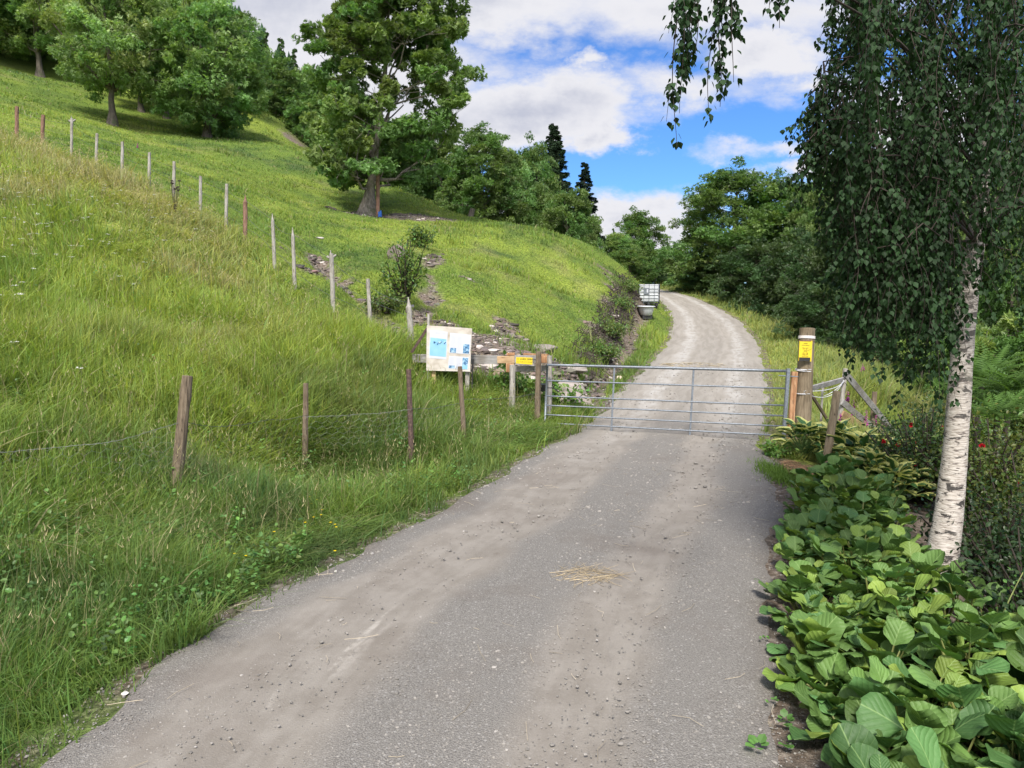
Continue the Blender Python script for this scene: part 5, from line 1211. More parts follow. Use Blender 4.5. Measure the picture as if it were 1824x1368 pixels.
v = np.array(rings).reshape(-1, 3); ff = [[i * 20 + j, i * 20 + (j + 1) % 20, (i + 1) * 20 + (j + 1) % 20, (i + 1) * 20 + j] for i in range(9) for j in range(20)]
mb.add(v, [np.array(ff), tuple(range(19, -1, -1)), tuple(range(180, 200))]); mb.build('basin', M['white'], tb_, smooth=True)
mb = MB(); 
for dy in (-.4, .4): mb = MB(); mb.box((c1[0], c1[1] + dy, (tz - .37 + g1_) / 2), (.42, .12, max(.18, tz - .30 - g1_))); mb.build('stand_block', M['darkplastic'], tb_)
c2 = at(1137, 516, 44); g2_ = hz(c2[0], c2[1]); pl_ = thing('crate', 'pale wooden crate half hidden behind the water tank', 'crate', (c2[0], c2[1], g2_)); zt2 = c2[2]
for j in range(5): mb = MB(); zc = g2_ + (zt2 - g2_) * (j + .5) / 5; mb.box((c2[0], c2[1], zc), (.8, .03, (zt2 - g2_) / 5 * .8)); mb.build('slat', M['fresh'], pl_); mb = MB(); mb.box((c2[0], c2[1] + .8, zc), (.8, .03, (zt2 - g2_) / 5 * .8)); mb.build('slat', M['fresh'], pl_)
mb = MB(); [mb.box((c2[0] + sx * .38, c2[1] + .4 + sy * .37, (g2_ + zt2) / 2), (.05, .05, zt2 - g2_)) for sx in (-1, 1) for sy in (-1, 1)]; mb.box((c2[0], c2[1] + .4, zt2 + .01), (.82, .84, .02)); mb.build('frame', M['fresh'], pl_)

# ---- boulders
def boulder(label, px, py, Z, w, h, col=(.34, .30, .27), flat=1.0, seed=0, cat='boulder', dark=0):
    r2 = np.random.default_rng(seed); nu, nv = 28, 18; th_ = np.linspace(0, 2 * np.pi, nu, endpoint=False); ph = np.linspace(.02, np.pi - .02, nv); T_, Ph = np.meshgrid(th_, ph)
    d = np.stack([np.sin(Ph) * np.cos(T_), np.sin(Ph) * np.sin(T_), np.cos(Ph)], -1); rr_ = np.ones(T_.shape)
    for _ in range(13):
        n_ = r2.normal(size=3); n_ /= np.linalg.norm(n_); dd = d @ n_; lim = r2.uniform(.55, .9); rr_ = np.where(dd > 1e-6, np.minimum(rr_, lim / np.maximum(dd, 1e-6)), rr_)
    rr_ = rr_ * (1 + fbm(d[..., 0] * 3 + seed, d[..., 2] * 3 + d[..., 1] * 2, 1, 4, seed) * .07); v = d * rr_[..., None] * [w / 2, w / 2 * .8, h / 1.3]
    c = at(px, py, Z); g = hz(c[0], c[1]); v = v.reshape(-1, 3) + [c[0], c[1], g + h * .15]; i = (np.arange(nv - 1)[:, None] * nu + np.arange(nu)[None]); j = (np.arange(nv - 1)[:, None] * nu + (np.arange(nu)[None] + 1) % nu)
    mb = MB(); mb.add(v, [np.stack([i, j, j + nu, i + nu], -1).reshape(-1, 4), tuple(range(nu - 1, -1, -1)), tuple(range((nv - 1) * nu, nv * nu))], np.array(col) * (1 - dark)); tag(mb.build('boulder' if cat == 'boulder' else cat, M['stone'], origin=(c[0], c[1], g)), label, cat)
boulder('large smooth pinkish boulder right behind the latch end of the gate', 1003, 662, 15.2, .95, .45, (.31, .275, .25), seed=1)
boulder('layered flat slab above the large pinkish boulder', 1018, 628, 17.5, 1.0, .18, (.30, .27, .24), seed=2)
boulder('pale rounded rock low behind the gate bars on the left', 1020, 700, 14.6, .8, .30, (.34, .29, .26), seed=3)
boulder('long low rock behind the lower left gate bars', 1000, 722, 14.0, .9, .25, (.40, .34, .30), seed=4)
boulder('small tan rock in the ditch beside the gate upright', 1103, 673, 18.5, .22, .16, (.48, .40, .30), seed=5)
boulder('pale flat stone between the notice board and the small grey post', 870, 635, 15.4, .45, .16, (.46, .41, .37), seed=6)
boulder('brown rock under the long grey rail', 890, 690, 14.4, .6, .25, (.26, .19, .15), seed=7)
boulder('tan rock at the foot of the brown gate post', 945, 698, 13.8, .40, .26, (.46, .37, .30), seed=8)
boulder('flat white stone lying in the upper pasture left of the gully', 568, 420, 25.5, .35, .06, (.40, .38, .34), seed=9)
boulder('grey upturned root clod beside the sapling in the gully', 706, 458, 23.5, .62, .55, (.17, .14, .125), seed=10, cat='root_clod')
boulder('flat rock step above the bare patch, left of the layered slab', 965, 600, 20, 1.0, .2, (.24, .21, .19), seed=12)
boulder('dark clod of peat below the split grey post', 708, 575, 15.6, .20, .16, (.03, .026, .022), seed=13, cat='peat_clod')

# ---- leafy plants in world
def leafy(name, label, cat, px, py, Z, W, H, n, leafs, col, tpl, mat='leaf', group=None, stemn=10, flat=.6, droop=.2):
    c = at(px, py, Z); g = hz(c[0], c[1]); root = thing(name, label, cat, (c[0], c[1], g), group); tb = MB(); cb = MB(); b0 = np.array([c[0], c[1], g])
    ends = []
    for _ in range(stemn):
        a = rng.uniform(0, 6.3); r_ = W / 2 * math.sqrt(rng.random()); e = b0 + [math.cos(a) * r_, math.sin(a) * r_, H * rng.uniform(.45, 1) * (1 - .3 * (r_ / W * 2) ** 2)]; pth = limb(b0 + rng.normal(0, .05, 3) * [1, 1, 0], e, -.1, 6); tb.tube(pth, np.linspace(.008, .003, 6) * (1 + H), 4, cap=False); ends.append(pth)
    E = np.array(ends); k = rng.integers(0, stemn, n); j = rng.integers(2, 6, n); pos = E[k, j] + rng.normal(0, .07, (n, 3)) * W; pos[:, 2] = np.maximum(pos[:, 2], g + .03)
    d = norm((pos - b0) * [1, 1, .3] + rdir(n) * .5 * W + [0, 0, -droop * W]); cc = np.array(col) * rng.uniform(.6, 1.4, (n, 1)); cc[:, 0] *= rng.uniform(.8, 1.5, n)
    place(cb, tpl[0], tpl[1], pos, d, norm(np.array([0, 0, 1.0]) + rdir(n) * flat), rng.uniform(.6, 1.2, n) * leafs, cc)
    tb.build('stems', M['twig'], root, smooth=True); cb.build('foliage', M[mat], root); return root, pos
OV = (np.array([(0, 0, 0), (.28, .35, .04), (.25, .7, .02), (0, 1, -.12), (-.25, .7, .02), (-.28, .35, .04), (0, .5, -.03)]), [np.array([[0, 1, 6], [1, 2, 6], [2, 3, 6], [3, 4, 6], [4, 5, 6], [5, 0, 6]])])
gS = 'leafy shrubs by the gate'
leafy('sapling', 'leafy young sapling growing in the gully above the notice board', 'sapling', 722, 545, 19.4, 1.25, 1.85, 1200, .10, (.11, .20, .05), OV, stemn=34)
leafy('leafy_shrub', 'low green shrub on the slope above the sapling', 'shrub', 752, 440, 27, 1.1, .8, 600, .12, (.10, .18, .05), OV, stemn=20)
leafy('leafy_shrub', 'low shrub at the lower end of the gully, left of the sapling', 'shrub', 690, 545, 18.6, 1.1, .6, 700, .09, (.11, .18, .05), OV, stemn=24)
leafy('leafy_shrub', 'leafy shrub behind the small grey post, under the rails', 'shrub', 905, 700, 13.6, .95, .62, 420, .10, (.11, .22, .05), OV, group=gS)
leafy('leafy_shrub', 'leafy shrub between the brown post and the yellow gate sign', 'shrub', 940, 700, 13.5, .8, .55, 320, .10, (.12, .24, .05), OV, group=gS)
leafy('leafy_shrub', 'leafy shrub seen through the left end of the gate', 'shrub', 1000, 690, 13.6, 1.0, .66, 420, .10, (.12, .24, .05), OV, group=gS)
# roots / brambles on the cut bank
for k, (px, py, Z, W, H, lab) in enumerate([(1092, 600, 26, 1.6, 1.0, 'nearest green bush hanging over the dark cut bank'), (1108, 560, 30.5, 1.5, 1.0, 'green bush in the middle of the dark cut bank'), (1120, 520, 34.5, 1.6, .9, 'small bush at the far top of the cut bank, left of the tank'), (1070, 640, 22.5, 1.5, .8, 'low bush at the near foot of the cut bank')]):
    leafy('bramble_bush', lab, 'bush', px, py, Z, W, H * .5, 1500, .085, (.13, .23, .06) if k % 2 else (.12, .20, .055), OV, group='bushes on the cut bank', stemn=18)
tg = MB()
for _ in range(600):
    t = rng.random(); p0 = DITCH[0] * (1 - t) + DITCH[3] * t; off = rng.uniform(-1.3, -.3); x_, y_ = p0[0] + off, p0[1] + rng.normal(0, .3); z_ = hz(x_, y_) + rng.uniform(0, .35)
    e = rdir(1)[0] * [.3, .2, .5] * rng.uniform(.3, 1); tg.tube(limb([x_, y_, z_], np.array([x_, y_, z_]) + e + [.15, -.1, -.05], .2, 5), [.012, .010, .008, .006, .004], 4, cap=False)
tag(tg.build('root_tangle', M['twig']), 'tangle of brown roots and dead stems on the cut bank', 'roots', kind='stuff')

# ferns
def frond_tpl():
    V = []; Fq = []
    for i in range(12):
        t = .08 + i / 13; L = .30 * math.sin(math.pi * min(1, t * .85 + .15)) * (1 - t * .25); z = -.35 * t * t
        for sgn in (-1, 1):
            k = len(V); V += [(0, t, z), (sgn * L * .5, t + .02, z - .01), (sgn * L, t + .10, z - .06), (sgn * L * .5, t + .075, z - .01)]; Fq.append([k, k + 1, k + 2, k + 3])
    return np.array(V), [np.array(Fq)]
FR = frond_tpl()
for k, (px, py, Z, s_, lab) in enumerate([(1750, 640, 11.5, 1.3, 'light green fern clump right of the birch trunk, uppermost'), (1800, 665, 10.5, 1.2, 'fern clump at the right edge above the rose bush'), (1720, 690, 11.0, 1.1, 'fern clump close to the birch trunk, above the roses'), (1780, 700, 9.6, 1.0, 'fern clump in the middle above the rose bush')]):
    c = at(px, py, Z); root = thing('fern', lab, 'fern', tuple(c - [0, 0, .45]), 'ferns behind the birch'); mb = MB(); n = 34; a = rng.uniform(0, 6.3, n); el = rng.uniform(.3, 1.2, n)
    d = np.stack([np.cos(a) * np.cos(el), np.sin(a) * np.cos(el), np.sin(el)], 1); place(mb, FR[0], FR[1], np.tile(c - [0, 0, .3], (n, 1)) + rng.normal(0, .06, (n, 3)), d, norm(np.stack([-np.cos(a) * np.sin(el), -np.sin(a) * np.sin(el), np.cos(el)], 1)), rng.uniform(.6, 1.1, n) * .52 * s_, np.array([.12, .215, .055]) * rng.uniform(.7, 1.3, (n, 1)))
    mb.build('fronds', M['leaf'], root); mb = MB(); g = hz(c[0], c[1]); mb.tube([(c[0], c[1], g - .1), tuple(c - [0, 0, .28])], [.06, .035], 8, lump=.3); mb.build('rootstock', M['twig'], root)

# rose bushes
def rose(label, px, py, Z, W, H, n, nf, col, flw=True):
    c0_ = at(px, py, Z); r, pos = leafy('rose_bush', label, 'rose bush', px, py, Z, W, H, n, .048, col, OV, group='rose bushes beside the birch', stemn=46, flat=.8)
    front = pos[rng.choice(len(pos), nf, replace=False)] if nf else []
    for p in front:
        d_ = norm(np.array([0, 0, CAMZ]) - p); p2 = p + rng.normal(0, .03, 3) + np.array([-.05, -.15, .05]); mb = MB(); k = 14; dd = norm(rdir(k) + [0, -.4, .5])
        place(mb, OV[0] * [1.7, 1, 1], OV[1], np.tile(p2, (k, 1)), dd, norm(rdir(k) + [0, 0, 1]), rng.uniform(.6, 1, k) * .038, np.array([.50, .012, .022]) * rng.uniform(.5, 1.2, (k, 1)))
        mb.build('flower', M['petal'], r)
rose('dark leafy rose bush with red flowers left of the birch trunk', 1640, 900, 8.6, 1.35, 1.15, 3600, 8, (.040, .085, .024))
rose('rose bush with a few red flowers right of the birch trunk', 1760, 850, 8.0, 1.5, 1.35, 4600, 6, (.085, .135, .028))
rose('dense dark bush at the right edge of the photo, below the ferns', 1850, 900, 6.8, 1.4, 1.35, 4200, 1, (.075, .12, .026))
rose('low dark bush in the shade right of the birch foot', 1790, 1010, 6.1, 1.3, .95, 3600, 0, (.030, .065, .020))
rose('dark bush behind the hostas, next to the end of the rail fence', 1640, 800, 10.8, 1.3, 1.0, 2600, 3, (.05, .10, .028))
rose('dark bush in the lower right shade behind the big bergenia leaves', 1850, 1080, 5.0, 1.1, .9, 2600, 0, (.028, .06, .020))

# foxgloves
def foxglove(label, px, ptop, pbase, Z, gp='foxgloves among the garden rails'):
    top = at(px, ptop, Z); c = at(px, pbase, Z); g = min(hz(c[0], c[1]), c[2] - .1); r = thing('foxglove', label, 'foxglove', (c[0], c[1], g), gp); mb = MB(); mb.tube([(c[0], c[1], g), tuple((top + c) / 2 + [.01, 0, 0]), tuple(top)], [.006, .005, .002], 5); mb.build('stem', M['leaf'] if 0 else M['stemg'], r)
    mb = MB(); L = c[2] - top[2]; n = 34; t = rng.random(n) ** .9; pos = top + (c - top) * (t[:, None] * .55); a = rng.uniform(0, 6.3, n); d = np.stack([np.cos(a), np.sin(a), np.full(n, -.7)], 1)
    bell = (np.array([(.12, 0, 0), (0, 0, .12), (-.12, 0, 0), (0, 0, -.12), (.22, .6, 0), (0, .6, .22), (-.22, .6, 0), (0, .6, -.22), (.34, 1, 0), (0, 1, .34), (-.34, 1, 0), (0, 1, -.38)]), [np.array([[i + j, i + (j + 1) % 4, i + 4 + (j + 1) % 4, i + 4 + j] for i in (0, 4) for j in range(4)])])
    place(mb, bell[0], bell[1], pos, d, rdir(n), (.018 + .034 * t), np.array([.42, .07, .30]) * rng.uniform(.7, 1.3, (n, 1))); mb.build('blossom', M['petal'], r)
M['stemg'] = simple('green_stem', (.10, .18, .05), .6)
for a in [('foxglove just right of the slim post, topmost of the pink ones', 1510, 694, 745, 12.8), ('foxglove between the slim post and the middle post, above the second rail', 1521, 712, 760, 12.9), ('foxglove in front of the slim post at hosta height', 1497, 735, 775, 11.8), ('foxglove left of the middle post', 1543, 730, 790, 12.7), ('foxglove right of the middle post', 1561, 738, 795, 13.0),
          ('foxglove in front of the foot of the middle post', 1553, 758, 800, 12.4), ('slim foxglove between the middle post and the fullest one', 1571, 752, 800, 13.2), ('small foxglove just above the fullest one', 1580, 757, 805, 13.3), ('fullest foxglove at the lower end of the rails', 1589, 770, 815, 12.4), ('small foxglove low in front of the fresh plank', 1545, 780, 812, 12.2), ('foxglove alone on the far verge above the rail fence', 1537, 645, 672, 17.5)]: foxglove(*a)
foxglove('single foxglove on the crest of the pasture above the bare patch', 965, 450, 478, 33, None)
foxglove('pink foxglove far up the pasture behind the slope fence', 245, 254, 270, 34, None)
# ------------------------------------------------------------------ the bed beside the road
def leaf_grid(nu, nv, fn):
    V = []; U = []; Fq = []
    for j in range(nv):
        for i in range(nu):
            u = -1 + 2 * i / (nu - 1); v = j / (nv - 1); x, y, z, r = fn(u, v); V.append((x, y, z)); U.append((x * 2, y, r))
    for j in range(nv - 1):
        for i in range(nu - 1): k = j * nu + i; Fq.append([k, k + 1, k + nu + 1, k + nu])
    return np.array(V), [np.array(Fq)], np.array(U)
def berg(cup, wav, ph):
    def f(u, v):
        t_ = min(1, max(0, (v + .10) / 1.10)); w = .56 * math.sqrt(max(0, 1 - (2 * t_ - 1.12) ** 2 / 1.25)) * min(1, .12 + v * 3.2); w = max(w * (1 if v < .97 else .6), .05)
        x = u * w; z = cup * (u * u) * .35 + wav * math.sin(7 * v + ph + 2 * u) * abs(u) - .22 * v * v + .06 * v; return x, v * 1.02, z, abs(u)
    return leaf_grid(9, 9, f)
BT = [berg(.35, .07, 0), berg(.55, .09, 2), berg(.12, .10, 4), berg(-.25, .06, 1)]
def host(cup, tw):
    def f(u, v):
        w = .36 * math.sin(math.pi * v ** .72) ** .85 * (1 - .25 * v) + .02; x = u * w; z = cup * u * u * .30 - .50 * v * v + .25 * v + .035 * math.sin(9 * v + tw) * u; return x, v, z, abs(u)
    return leaf_grid(11, 9, f)
HT = [host(.5, 0), host(.25, 2), host(.7, 4)]
gl = MB(); stm = MB()
n_pl = 0; cents = []
tries = 0
while n_pl < 430 and tries < 14000:
    tries += 1; y = rng.uniform(2.1, 8.6); lim = np.interp(y, [2.1, 3.2, 4.3, 4.9, 5.5, 7, 8.6], [3.0, 2.7, 2.0, 1.25, .95, .85, .70]); x0 = float(xR(np.array([y]))[0]); x = x0 + float(np.interp(y, [2.5, 3.4, 4.0, 5.2, 6.2, 8.6], [.24, .16, -.02, -.02, .07, .2])) + rng.uniform(0, 1) * lim
    if all(math.hypot(x - a, y - b) >.105 for a, b in cents): cents.append((x, y)); n_pl += 1
BG = np.array([.112, .200, .048])
rows = {0: [], 1: [], 2: [], 3: []}
for (x, y) in cents:
    g = hz(x, y); n = rng.integers(6, 10); xr = float(xR(np.array([y]))[0]); edge = x - xr < .45
    pc = rng.uniform(.75, 1.25); hgt = rng.uniform(.10, .34) + (.05 if not edge else -.04)
    for k in range(n):
        a = rng.uniform(0, 6.28); 
        if rng.random() < .35: a = rng.normal(-2.3, .8)
        el = rng.uniform(.15, 1.15); L = rng.uniform(.055, .155) * (1 if rng.random() > .12 else 1.18) * (1.12 if y < 4.6 else 1) * (1.1 if y < 4.5 else 1)
        o0 = np.array([x, y, g]) ; e = o0 + np.array([math.cos(a) * .10, math.sin(a) * .10, hgt * (.45 + .55 * math.sin(el))]) * rng.uniform(.8, 1.15)
        if edge: e[2] = g + (e[2] - g) * .75
        stm.tube(limb(o0, e, -.1, 4), [.006, .0055, .005, .0045], 5, cap=False)
        d = np.array([math.cos(a) * math.cos(el), math.sin(a) * math.cos(el), math.sin(el)]); nn = np.array([-math.cos(a) * math.sin(el), -math.sin(a) * math.sin(el), math.cos(el)]) + rng.normal(0, .22, 3)
        t = rng.random(); c = BG * pc * rng.uniform(.72, 1.25); 
        if t < .14: c = np.array([.20, .30, .055]) * rng.uniform(.8, 1.25)
        elif t < .24: c = c * [1.6, 1.25, .9]
        elif t < .2408: c = np.array([.30, .10, .06]) * rng.uniform(.6, 1)
        elif t < .45: c = c * [.75, .9, 1.1]
        rows[int(rng.integers(0, 4))].append((e, d, nn, L, c))
for k, rs in rows.items():
    P_ = np.array([r[0] for r in rs]); place(gl, BT[k][0], BT[k][1], P_, np.array([r[1] for r in rs]), np.array([r[2] for r in rs]), np.array([r[3] for r in rs]), np.array([r[4] for r in rs]), tuv=BT[k][2])
bed = gl.build('bergenia_bed', M['bergenia'], smooth=True); tag(bed, 'bed of big round glossy bergenia leaves beside the road', 'bergenia', kind='stuff')
bs = stm.build('leaf_stalks', simple('leaf_stalk', (.16, .17, .05), .5)); bs.parent = bed

# hostas
def hosta(label, px, py, Z, W, n, s_):
    c = at(px, py, Z); g = hz(c[0], c[1]); r = thing('hosta', label, 'hosta', (c[0], c[1], g), 'variegated hostas behind the bergenia bed'); sb = MB(); mb = MB(); rs = {0: [], 1: [], 2: []}
    for k in range(n):
        a = rng.uniform(0, 6.28); q_ = math.sqrt(rng.random()); el = 1.15 - q_ * 1.0 + rng.normal(0, .12); rr_ = W * .36 * q_; o0 = np.array([c[0], c[1], g]); e = o0 + [math.cos(a) * rr_, math.sin(a) * rr_, .42 * (1 - .50 * q_ ** 2) * rng.uniform(.8, 1.1)]
        sb.tube(limb(o0 + rng.normal(0, .02, 3), e, -.15, 5), .005, 4, cap=False); d = np.array([math.cos(a) * math.cos(el), math.sin(a) * math.cos(el), math.sin(el) * .8]); nn = np.array([-math.cos(a) * math.sin(el), -math.sin(a) * math.sin(el), math.cos(el)]) + rng.normal(0, .2, 3)
        rs[int(rng.integers(0, 3))].append((e, d, nn, rng.uniform(.75, 1.2) * s_, np.array([.045, .115, .035]) * rng.uniform(.7, 1.3)))
    for k, R_ in rs.items(): place(mb, HT[k][0], HT[k][1], np.array([q_[0] for q_ in R_]), np.array([q_[1] for q_ in R_]), np.array([q_[2] for q_ in R_]), np.array([q_[3] for q_ in R_]), np.array([q_[4] for q_ in R_]), tuv=HT[k][2])
    mb.build('leaves', M['hosta'], r, smooth=True); sb.build('stalks', M['stemg'], r)
hosta('small dark hosta with thin cream edges at the foot of the thick pole', 1432, 815, 10.2, .75, 46, .20)
hosta('hosta directly behind the leaning grey-brown post', 1490, 815, 10.2, .85, 60, .21)
hosta('large cream-edged hosta right of the leaning post', 1530, 835, 9.6, 1.0, 80, .22)
hosta('cream-edged hosta in the middle of the row, next to the rose bush', 1575, 850, 9.5, .95, 80, .21)
hosta('cream-edged hosta in front of the rose bush', 1555, 885, 8.7, .9, 80, .20)
hosta('lowest cream-edged hosta, above the dark bergenia leaves', 1590, 905, 8.3, .85, 70, .19)

# green tuft and straw mulch at the gate post
leafy('weed_clump', 'bright green weed clump on the road edge in front of the gate\'s hinge end', 'weed', 1378, 812, 10.1, .5, .17, 420, .055, (.14, .28, .06), OV, group='weeds on the road edge')
tw_ = MB(); x = rng.normal(0, .11, 1500) + at(1378, 850, 9.2)[0]; y = rng.normal(0, .30, 1500) + 8.85; blades(tw_, x, y, height(x, y), rng.uniform(.05, .13, 1500), np.full(1500, .009), np.abs(rng.normal(.7, .4, 1500)), rng.uniform(0, 6.3, 1500), np.array([.13, .22, .04]) * rng.uniform(.6, 1.2, (1500, 1)), np.array([.2, .32, .06]) * rng.uniform(.7, 1.2, (1500, 1)), 2)
tag(tw_.build('grass_tuft', M['grass'], origin=(float(x.mean()), float(y.mean()), 0)), 'short grass tuft between the road and the straw mulch', 'grass tuft')
def straw(label, name, cx, cy, rx, ry, n, L, col, up=.02, cat='straw', seed=1, w=.004):
    mb = MB(); 
    for _ in range(n):
        a = rng.uniform(0, 6.3); q_ = math.sqrt(rng.random()); x_, y_ = cx + rx * q_ * math.cos(a) , cy + ry * q_ * math.sin(a); b_ = rng.uniform(0, 3.14) ; l_ = L * rng.uniform(.3, 1); z_ = max(hz(x_, y_), zr(y_) + .02 if x_ < xR(np.array([y_]))[0] else -9) + rng.uniform(.003, up)
        dx_ = np.array([math.cos(b_), math.sin(b_), rng.normal(0, .08)]) * l_ / 2; p_ = np.array([x_, y_, z_]); mid = p_ + rng.normal(0, .10 * l_, 3) * [1, 1, .15]; e1 = p_ + dx_; e0 = p_ - dx_; e1[2] = max(e1[2], z_ - .004); e0[2] = max(e0[2], z_ - .004)
        mb.tube([e0, mid, e1], [w * .5, w * .5, w * .3], 3, col=np.array(col) * rng.uniform(.6, 1.3), cap=False)
    tag(mb.build(name, M['stone'], origin=(cx, cy, hz(cx, cy))), label, cat, kind='stuff')
c = at(1424, 858, 9.3); straw('brown straw mulch between the grass tuft and the leaning post', 'straw_mulch', c[0] + .05, c[1] - .2, .26, .70, 1100, .16, (.44, .27, .15), .05)
c = ground_hit(1040, 1042); straw('wisp of dry hay lying in the middle of the road', 'hay', c[0], c[1], .26, .14, 110, .42, (.42, .34, .22), .02, w=.003)
c = ground_hit(1090, 640); straw('straw scattered on the road beyond the gate', 'hay', ground_hit(1235, 655)[0], ground_hit(1235, 655)[1], .9, .5, 160, .25, (.42, .35, .22), .02, w=.008)
# loose stalks lying on the near road
mb = MB()
for _ in range(120):
    y_ = rng.uniform(3.0, 9); xl, xr_ = float(xL(np.array([y_]))[0]), float(xR(np.array([y_]))[0]); x_ = xl + (rng.random() ** 2.2) * (xr_ - xl) if rng.random() < .7 else rng.uniform(xl, xr_); a = rng.uniform(0, 3.1); l_ = rng.uniform(.04, .22); z_ = zr(y_) + .035; dx_ = np.array([math.cos(a), math.sin(a), 0]) * l_ / 2; p_ = np.array([x_, y_, z_])
    mb.tube([p_ - dx_, p_ + rng.normal(0, .12 * l_, 3) * [1, 1, .1], p_ + dx_], .0016, 3, col=np.array([.42, .36, .27]) * rng.uniform(.5, 1.3), cap=False)
tag(mb.build('dry_stalks', M['stone']), 'scattered dry stalks on the road', 'dry stalks', kind='stuff')
# dark clods
gD2 = 'dark clods of dung on the road'
for k, (px, py, w_, lab) in enumerate([(1045, 918, .11, 'dark clod nearest the gate on the near road'), (795, 1127, .13, 'dark crumbled clod on the left wheel track'), (880, 1022, .09, 'small flat clod on the inner edge of the left wheel track'), (728, 1290, .10, 'brown crumbled clod near the bottom of the photo'), (1228, 1357, .14, 'brown tuft of debris cut by the bottom edge'), (955, 1093, .05, 'tiny dark clod right of the left wheel track'), (1208, 1026, .05, 'tiny flat clod on the right wheel track')]):
    c = ground_hit(px, py); mb = MB(); n = 26; rocks(mb, c[0] + rng.normal(0, w_ / 3.2, n), c[1] + rng.normal(0, w_ / 5, n), np.full(n, c[2] + .03), rng.uniform(.006, .016, n), np.array([.085, .06, .042]) * rng.uniform(.6, 1.6, (n, 1)), .6); tag(mb.build('dung_clod', M['stone'], origin=c), lab, 'clod', gD2)
for k, (px, py, w_, lab) in enumerate([(222, 1240, .035, 'small white pebble near the lower left corner of the road'), (598, 1020, .025, 'small white pebble at the grass edge in the middle of the bank')]):
    c = ground_hit(px, py); mb = MB(); rocks(mb, np.array([c[0]]), np.array([c[1]]), np.array([c[2] + .012]), np.array([w_ * .6]), np.array([[.65, .62, .58]]), .5); tag(mb.build('pebble', M['stone'], origin=c), lab, 'pebble')
# seedlings
for k, (px, py, s_, lab) in enumerate([(1350, 1345, .13, 'green weed seedling nearest the bottom edge, on the bare soil'), (1396, 1297, .10, 'four-leaved weed seedling beside the bergenia'), (1375, 1264, .07, 'tiny weed seedling above the four-leaved one'), (1385, 1062, .11, 'sprawling weed at the edge of the bergenia, halfway down the bed'), (1400, 1338, .11, 'trailing weed between the seedlings and the bergenia leaves'), (1362, 1148, .05, 'tiny weed on the gravel at the road edge')]):
    c = ground_hit(px, py); mb = MB(); n = 9; a = rng.uniform(0, 6.3, n); el = rng.uniform(.15, .9, n); d = np.stack([np.cos(a) * np.cos(el), np.sin(a) * np.cos(el), np.sin(el)], 1); place(mb, OV[0] * [1.5, 1, 1], OV[1], np.tile(c + [0, 0, .03], (n, 1)) + d * .02, d, norm(np.stack([-np.cos(a), -np.sin(a), np.full(n, 1.5)], 1)), rng.uniform(.4, .8, n) * s_ * .6, np.array([.14, .29, .07]) * rng.uniform(.7, 1.2, (n, 1)))
    tag(mb.build('seedling', M['leaf'], origin=c), lab, 'seedling', 'weed seedlings at the road edge')
# red shoot, pale canes
c = at(1672, 1075, 5.35); mb = MB(); r = thing('rose_shoot', 'upright reddish young shoot in front of the birch foot', 'shoot', tuple(c)); p0 = c - [0, 0, .1]; p1 = at(1670, 1010, 5.35); mb.tube([p0, (p0 + p1) / 2 + [.01, 0, 0], p1], [.004, .003, .002], 5); mb.build('stem', simple('red_stem', (.25, .07, .03), .6), r)
mb = MB(); n = 22; pos = p0 + (p1 - p0) * rng.uniform(.45, 1, (n, 1)); a = rng.uniform(0, 6.3, n); d = np.stack([np.cos(a), np.sin(a), rng.uniform(-.1, .9, n)], 1); place(mb, OV[0], OV[1], pos, d, rdir(n) + [0, 0, 1], rng.uniform(.02, .045, n), np.array([.25, .085, .04]) * rng.uniform(.7, 1.3, (n, 1))); mb.build('leaves', M['leaf'], r)
c = at(1762, 1130, 4.9); r = thing('rose_cane', 'long pale thorny cane leaning out of the lower right shade', 'cane', tuple(c)); mb = MB(); pth = limb(c - [0, 0, .15], at(1822, 1020, 4.7), -.05, 8); mb.tube(pth, np.linspace(.006, .003, 8), 5); mb.build('stem', simple('cane', (.30, .33, .12), .6), r)
mb = MB(); n = 60; k = rng.integers(3, 8, n); pos = pth[k] + rng.normal(0, .035, (n, 3)); place(mb, OV[0], OV[1], pos, rdir(n), rdir(n) + [0, 0, 1], rng.uniform(.018, .035, n), np.array([.09, .19, .045]) * rng.uniform(.7, 1.4, (n, 1))); mb.build('leaves', M['leaf'], r)

# ---- broad-leaved herbs mixed into the near bank
x, y, r = sample_wedge(9000, 3, 20); e = road_e(x, y); k = (x < xL(y)) & (e > .05) & (fence_side(x, y) < 0) & (fbm(x, y, .9, 3, 123) > .08); x, y = x[k], y[k]; n0 = len(x); z = height(x, y)
mb = MB(); m_ = 11; hh = rng.uniform(.08, .36, n0); pos = np.repeat(np.stack([x, y, z], 1), m_, 0); n = len(pos); pos[:, 2] += np.repeat(hh, m_) * rng.uniform(.3, 1.1, n); pos[:, :2] += rng.normal(0, .035, (n, 2)); a = rng.uniform(0, 6.3, n); el = rng.uniform(-.1, .9, n)
cc = np.repeat(np.array([.12, .225, .055]) * rng.uniform(.6, 1.5, (n0, 1)) * (1 + rng.normal(0, .1, (n0, 3))), m_, 0)
place(mb, OV[0] * [1.25, 1, 1], OV[1], pos, np.stack([np.cos(a) * np.cos(el), np.sin(a) * np.cos(el), np.sin(el)], 1), norm(np.array([0, 0, 1.]) + rdir(n) * .5), rng.uniform(.018, .05, n) , cc)
tag(mb.build('meadow_herbs', M['leaf']), 'broad-leaved herbs mixed into the tall roadside grass', 'herbs', kind='stuff')
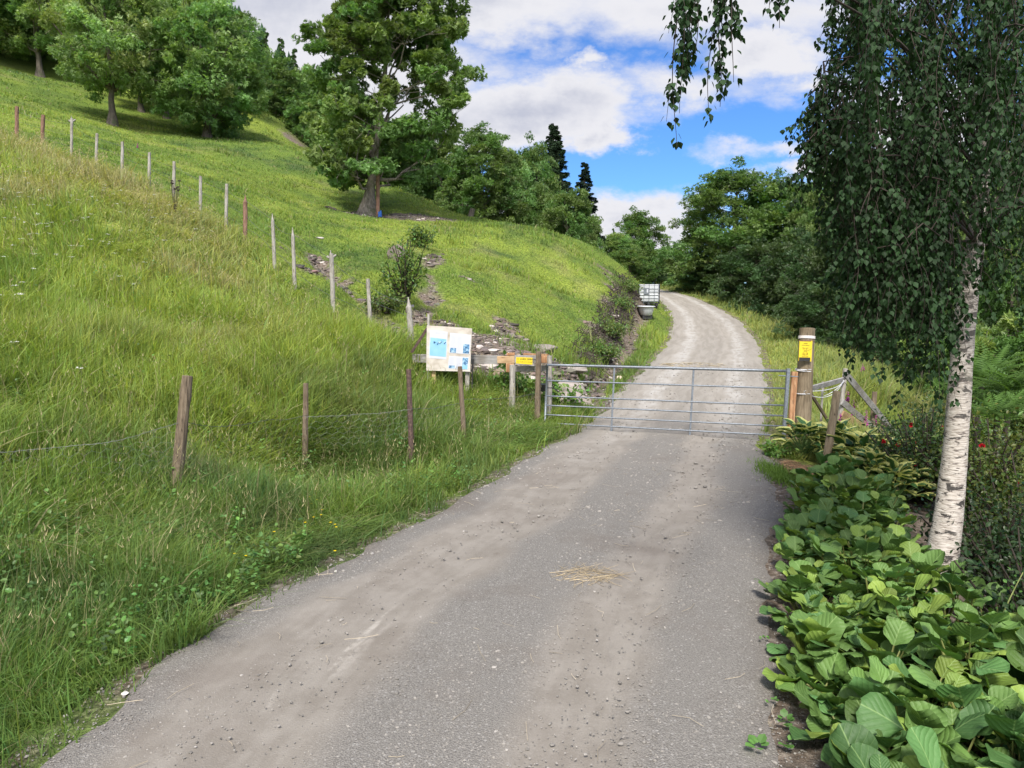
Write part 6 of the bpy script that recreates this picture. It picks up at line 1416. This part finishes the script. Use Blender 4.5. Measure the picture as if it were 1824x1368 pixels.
# ---- meadow flowers
mb = MB(); P_ = []
for cx, cy, sx, sy, n in [(60, 380, 70, 30, 34), (110, 470, 70, 40, 30), (220, 380, 60, 40, 14), (280, 470, 60, 30, 10), (330, 400, 30, 20, 6), (40, 610, 60, 60, 10), (720, 520, 5, 5, 0)]:
    for _ in range(n):
        px, py = rng.normal(cx, sx), rng.normal(cy, sy)
        if py > 330 and px > -40: P_.append(ground_hit(px, py, 40) + [0, 0, rng.uniform(.35, .60)])
P_ = np.array(P_)
for p in P_:
    mb.tube([p - [0, 0, .45], p], .003, 3, col=np.array([.15, .22, .06]), cap=False); n = 12; dd = rng.normal(0, .02, (n, 3)) * [1, 1, .2]
    place(mb, OV[0], OV[1], p + dd, rdir(n, .2), np.tile([0, -.2, 1.0], (n, 1)), np.full(n, .026), np.tile([.75, .74, .66], (n, 1)))
tag(mb.build('white_flowers', M['petal']), 'small white umbel flowers in the tall meadow grass', 'flowers', kind='stuff')
mb = MB()
for px, py in [(552, 900), (560, 895), (566, 905), (575, 925), (560, 940), (590, 950), (598, 955), (420, 1012), (440, 1015), (598, 1008), (545, 950), (490, 968), (600, 960), (573, 935), (556, 912), (690, 870)]:
    p = ground_hit(px, py + 20, 20) + [0, 0, .20]; mb.tube([p - [0, 0, .18], p], .0015, 3, col=np.array([.12, .22, .05]), cap=False); n = 7; a = np.arange(n) * .9; d = np.stack([np.cos(a), np.sin(a), np.full(n, .35)], 1); place(mb, OV[0] * [1.8, 1, 1], OV[1], np.tile(p, (n, 1)), d, np.tile([0, 0, 1.0], (n, 1)), np.full(n, .013), np.tile([.85, .62, .01], (n, 1)))
tag(mb.build('buttercups', M['petal']), 'scattered small yellow buttercups low on the roadside bank', 'flowers', kind='stuff')
# dried dock stalk
c = at(310, 345, 18.2); g = hz(c[0], c[1]); r = thing('dock_stalk', 'dried dark brown flower stalk in front of the slope fence', 'dried plant', (c[0], c[1], g)); mb = MB(); h_ = at(312, 322, 18.2)[2] 
for k in range(7):
    e = np.array([c[0] + rng.uniform(-.16, .16), c[1] + rng.uniform(-.1, .1), h_ + rng.uniform(-.25, .03)]); mb.tube(limb([c[0], c[1], g], e, -.05, 5), .006, 4, cap=False); n = 10; rocks(mb, e[0] + rng.normal(0, .015, n), e[1] + rng.normal(0, .015, n), e[2] + rng.normal(0, .012, n), np.full(n, .014), np.tile([.06, .035, .03], (n, 1)), 1)
mb.build('stalk', M['twig'], r)
# broad-leaved docks in the bank
for k, (px, py, lab) in enumerate([(537, 985, 'pale broad-leaved dock at the road edge below the second post'), (670, 905, 'small dock with broad leaves in the bank below the notice board')]):
    c = ground_hit(px, py, 20); mb = MB(); n = 10; a = rng.uniform(0, 6.3, n); el = rng.uniform(.5, 1.3, n); d = np.stack([np.cos(a) * np.cos(el), np.sin(a) * np.cos(el), np.sin(el)], 1); place(mb, OV[0] * [1.2, 1, 1], OV[1], np.tile(c + [0, 0, .05], (n, 1)), d, rdir(n) + [0, 0, 1], rng.uniform(.10, .18, n), np.array([.14, .25, .06]) * rng.uniform(.7, 1.3, (n, 1))); tag(mb.build('dock_plant', M['leaf'], origin=c), lab, 'dock plant', 'dock plants on the bank')
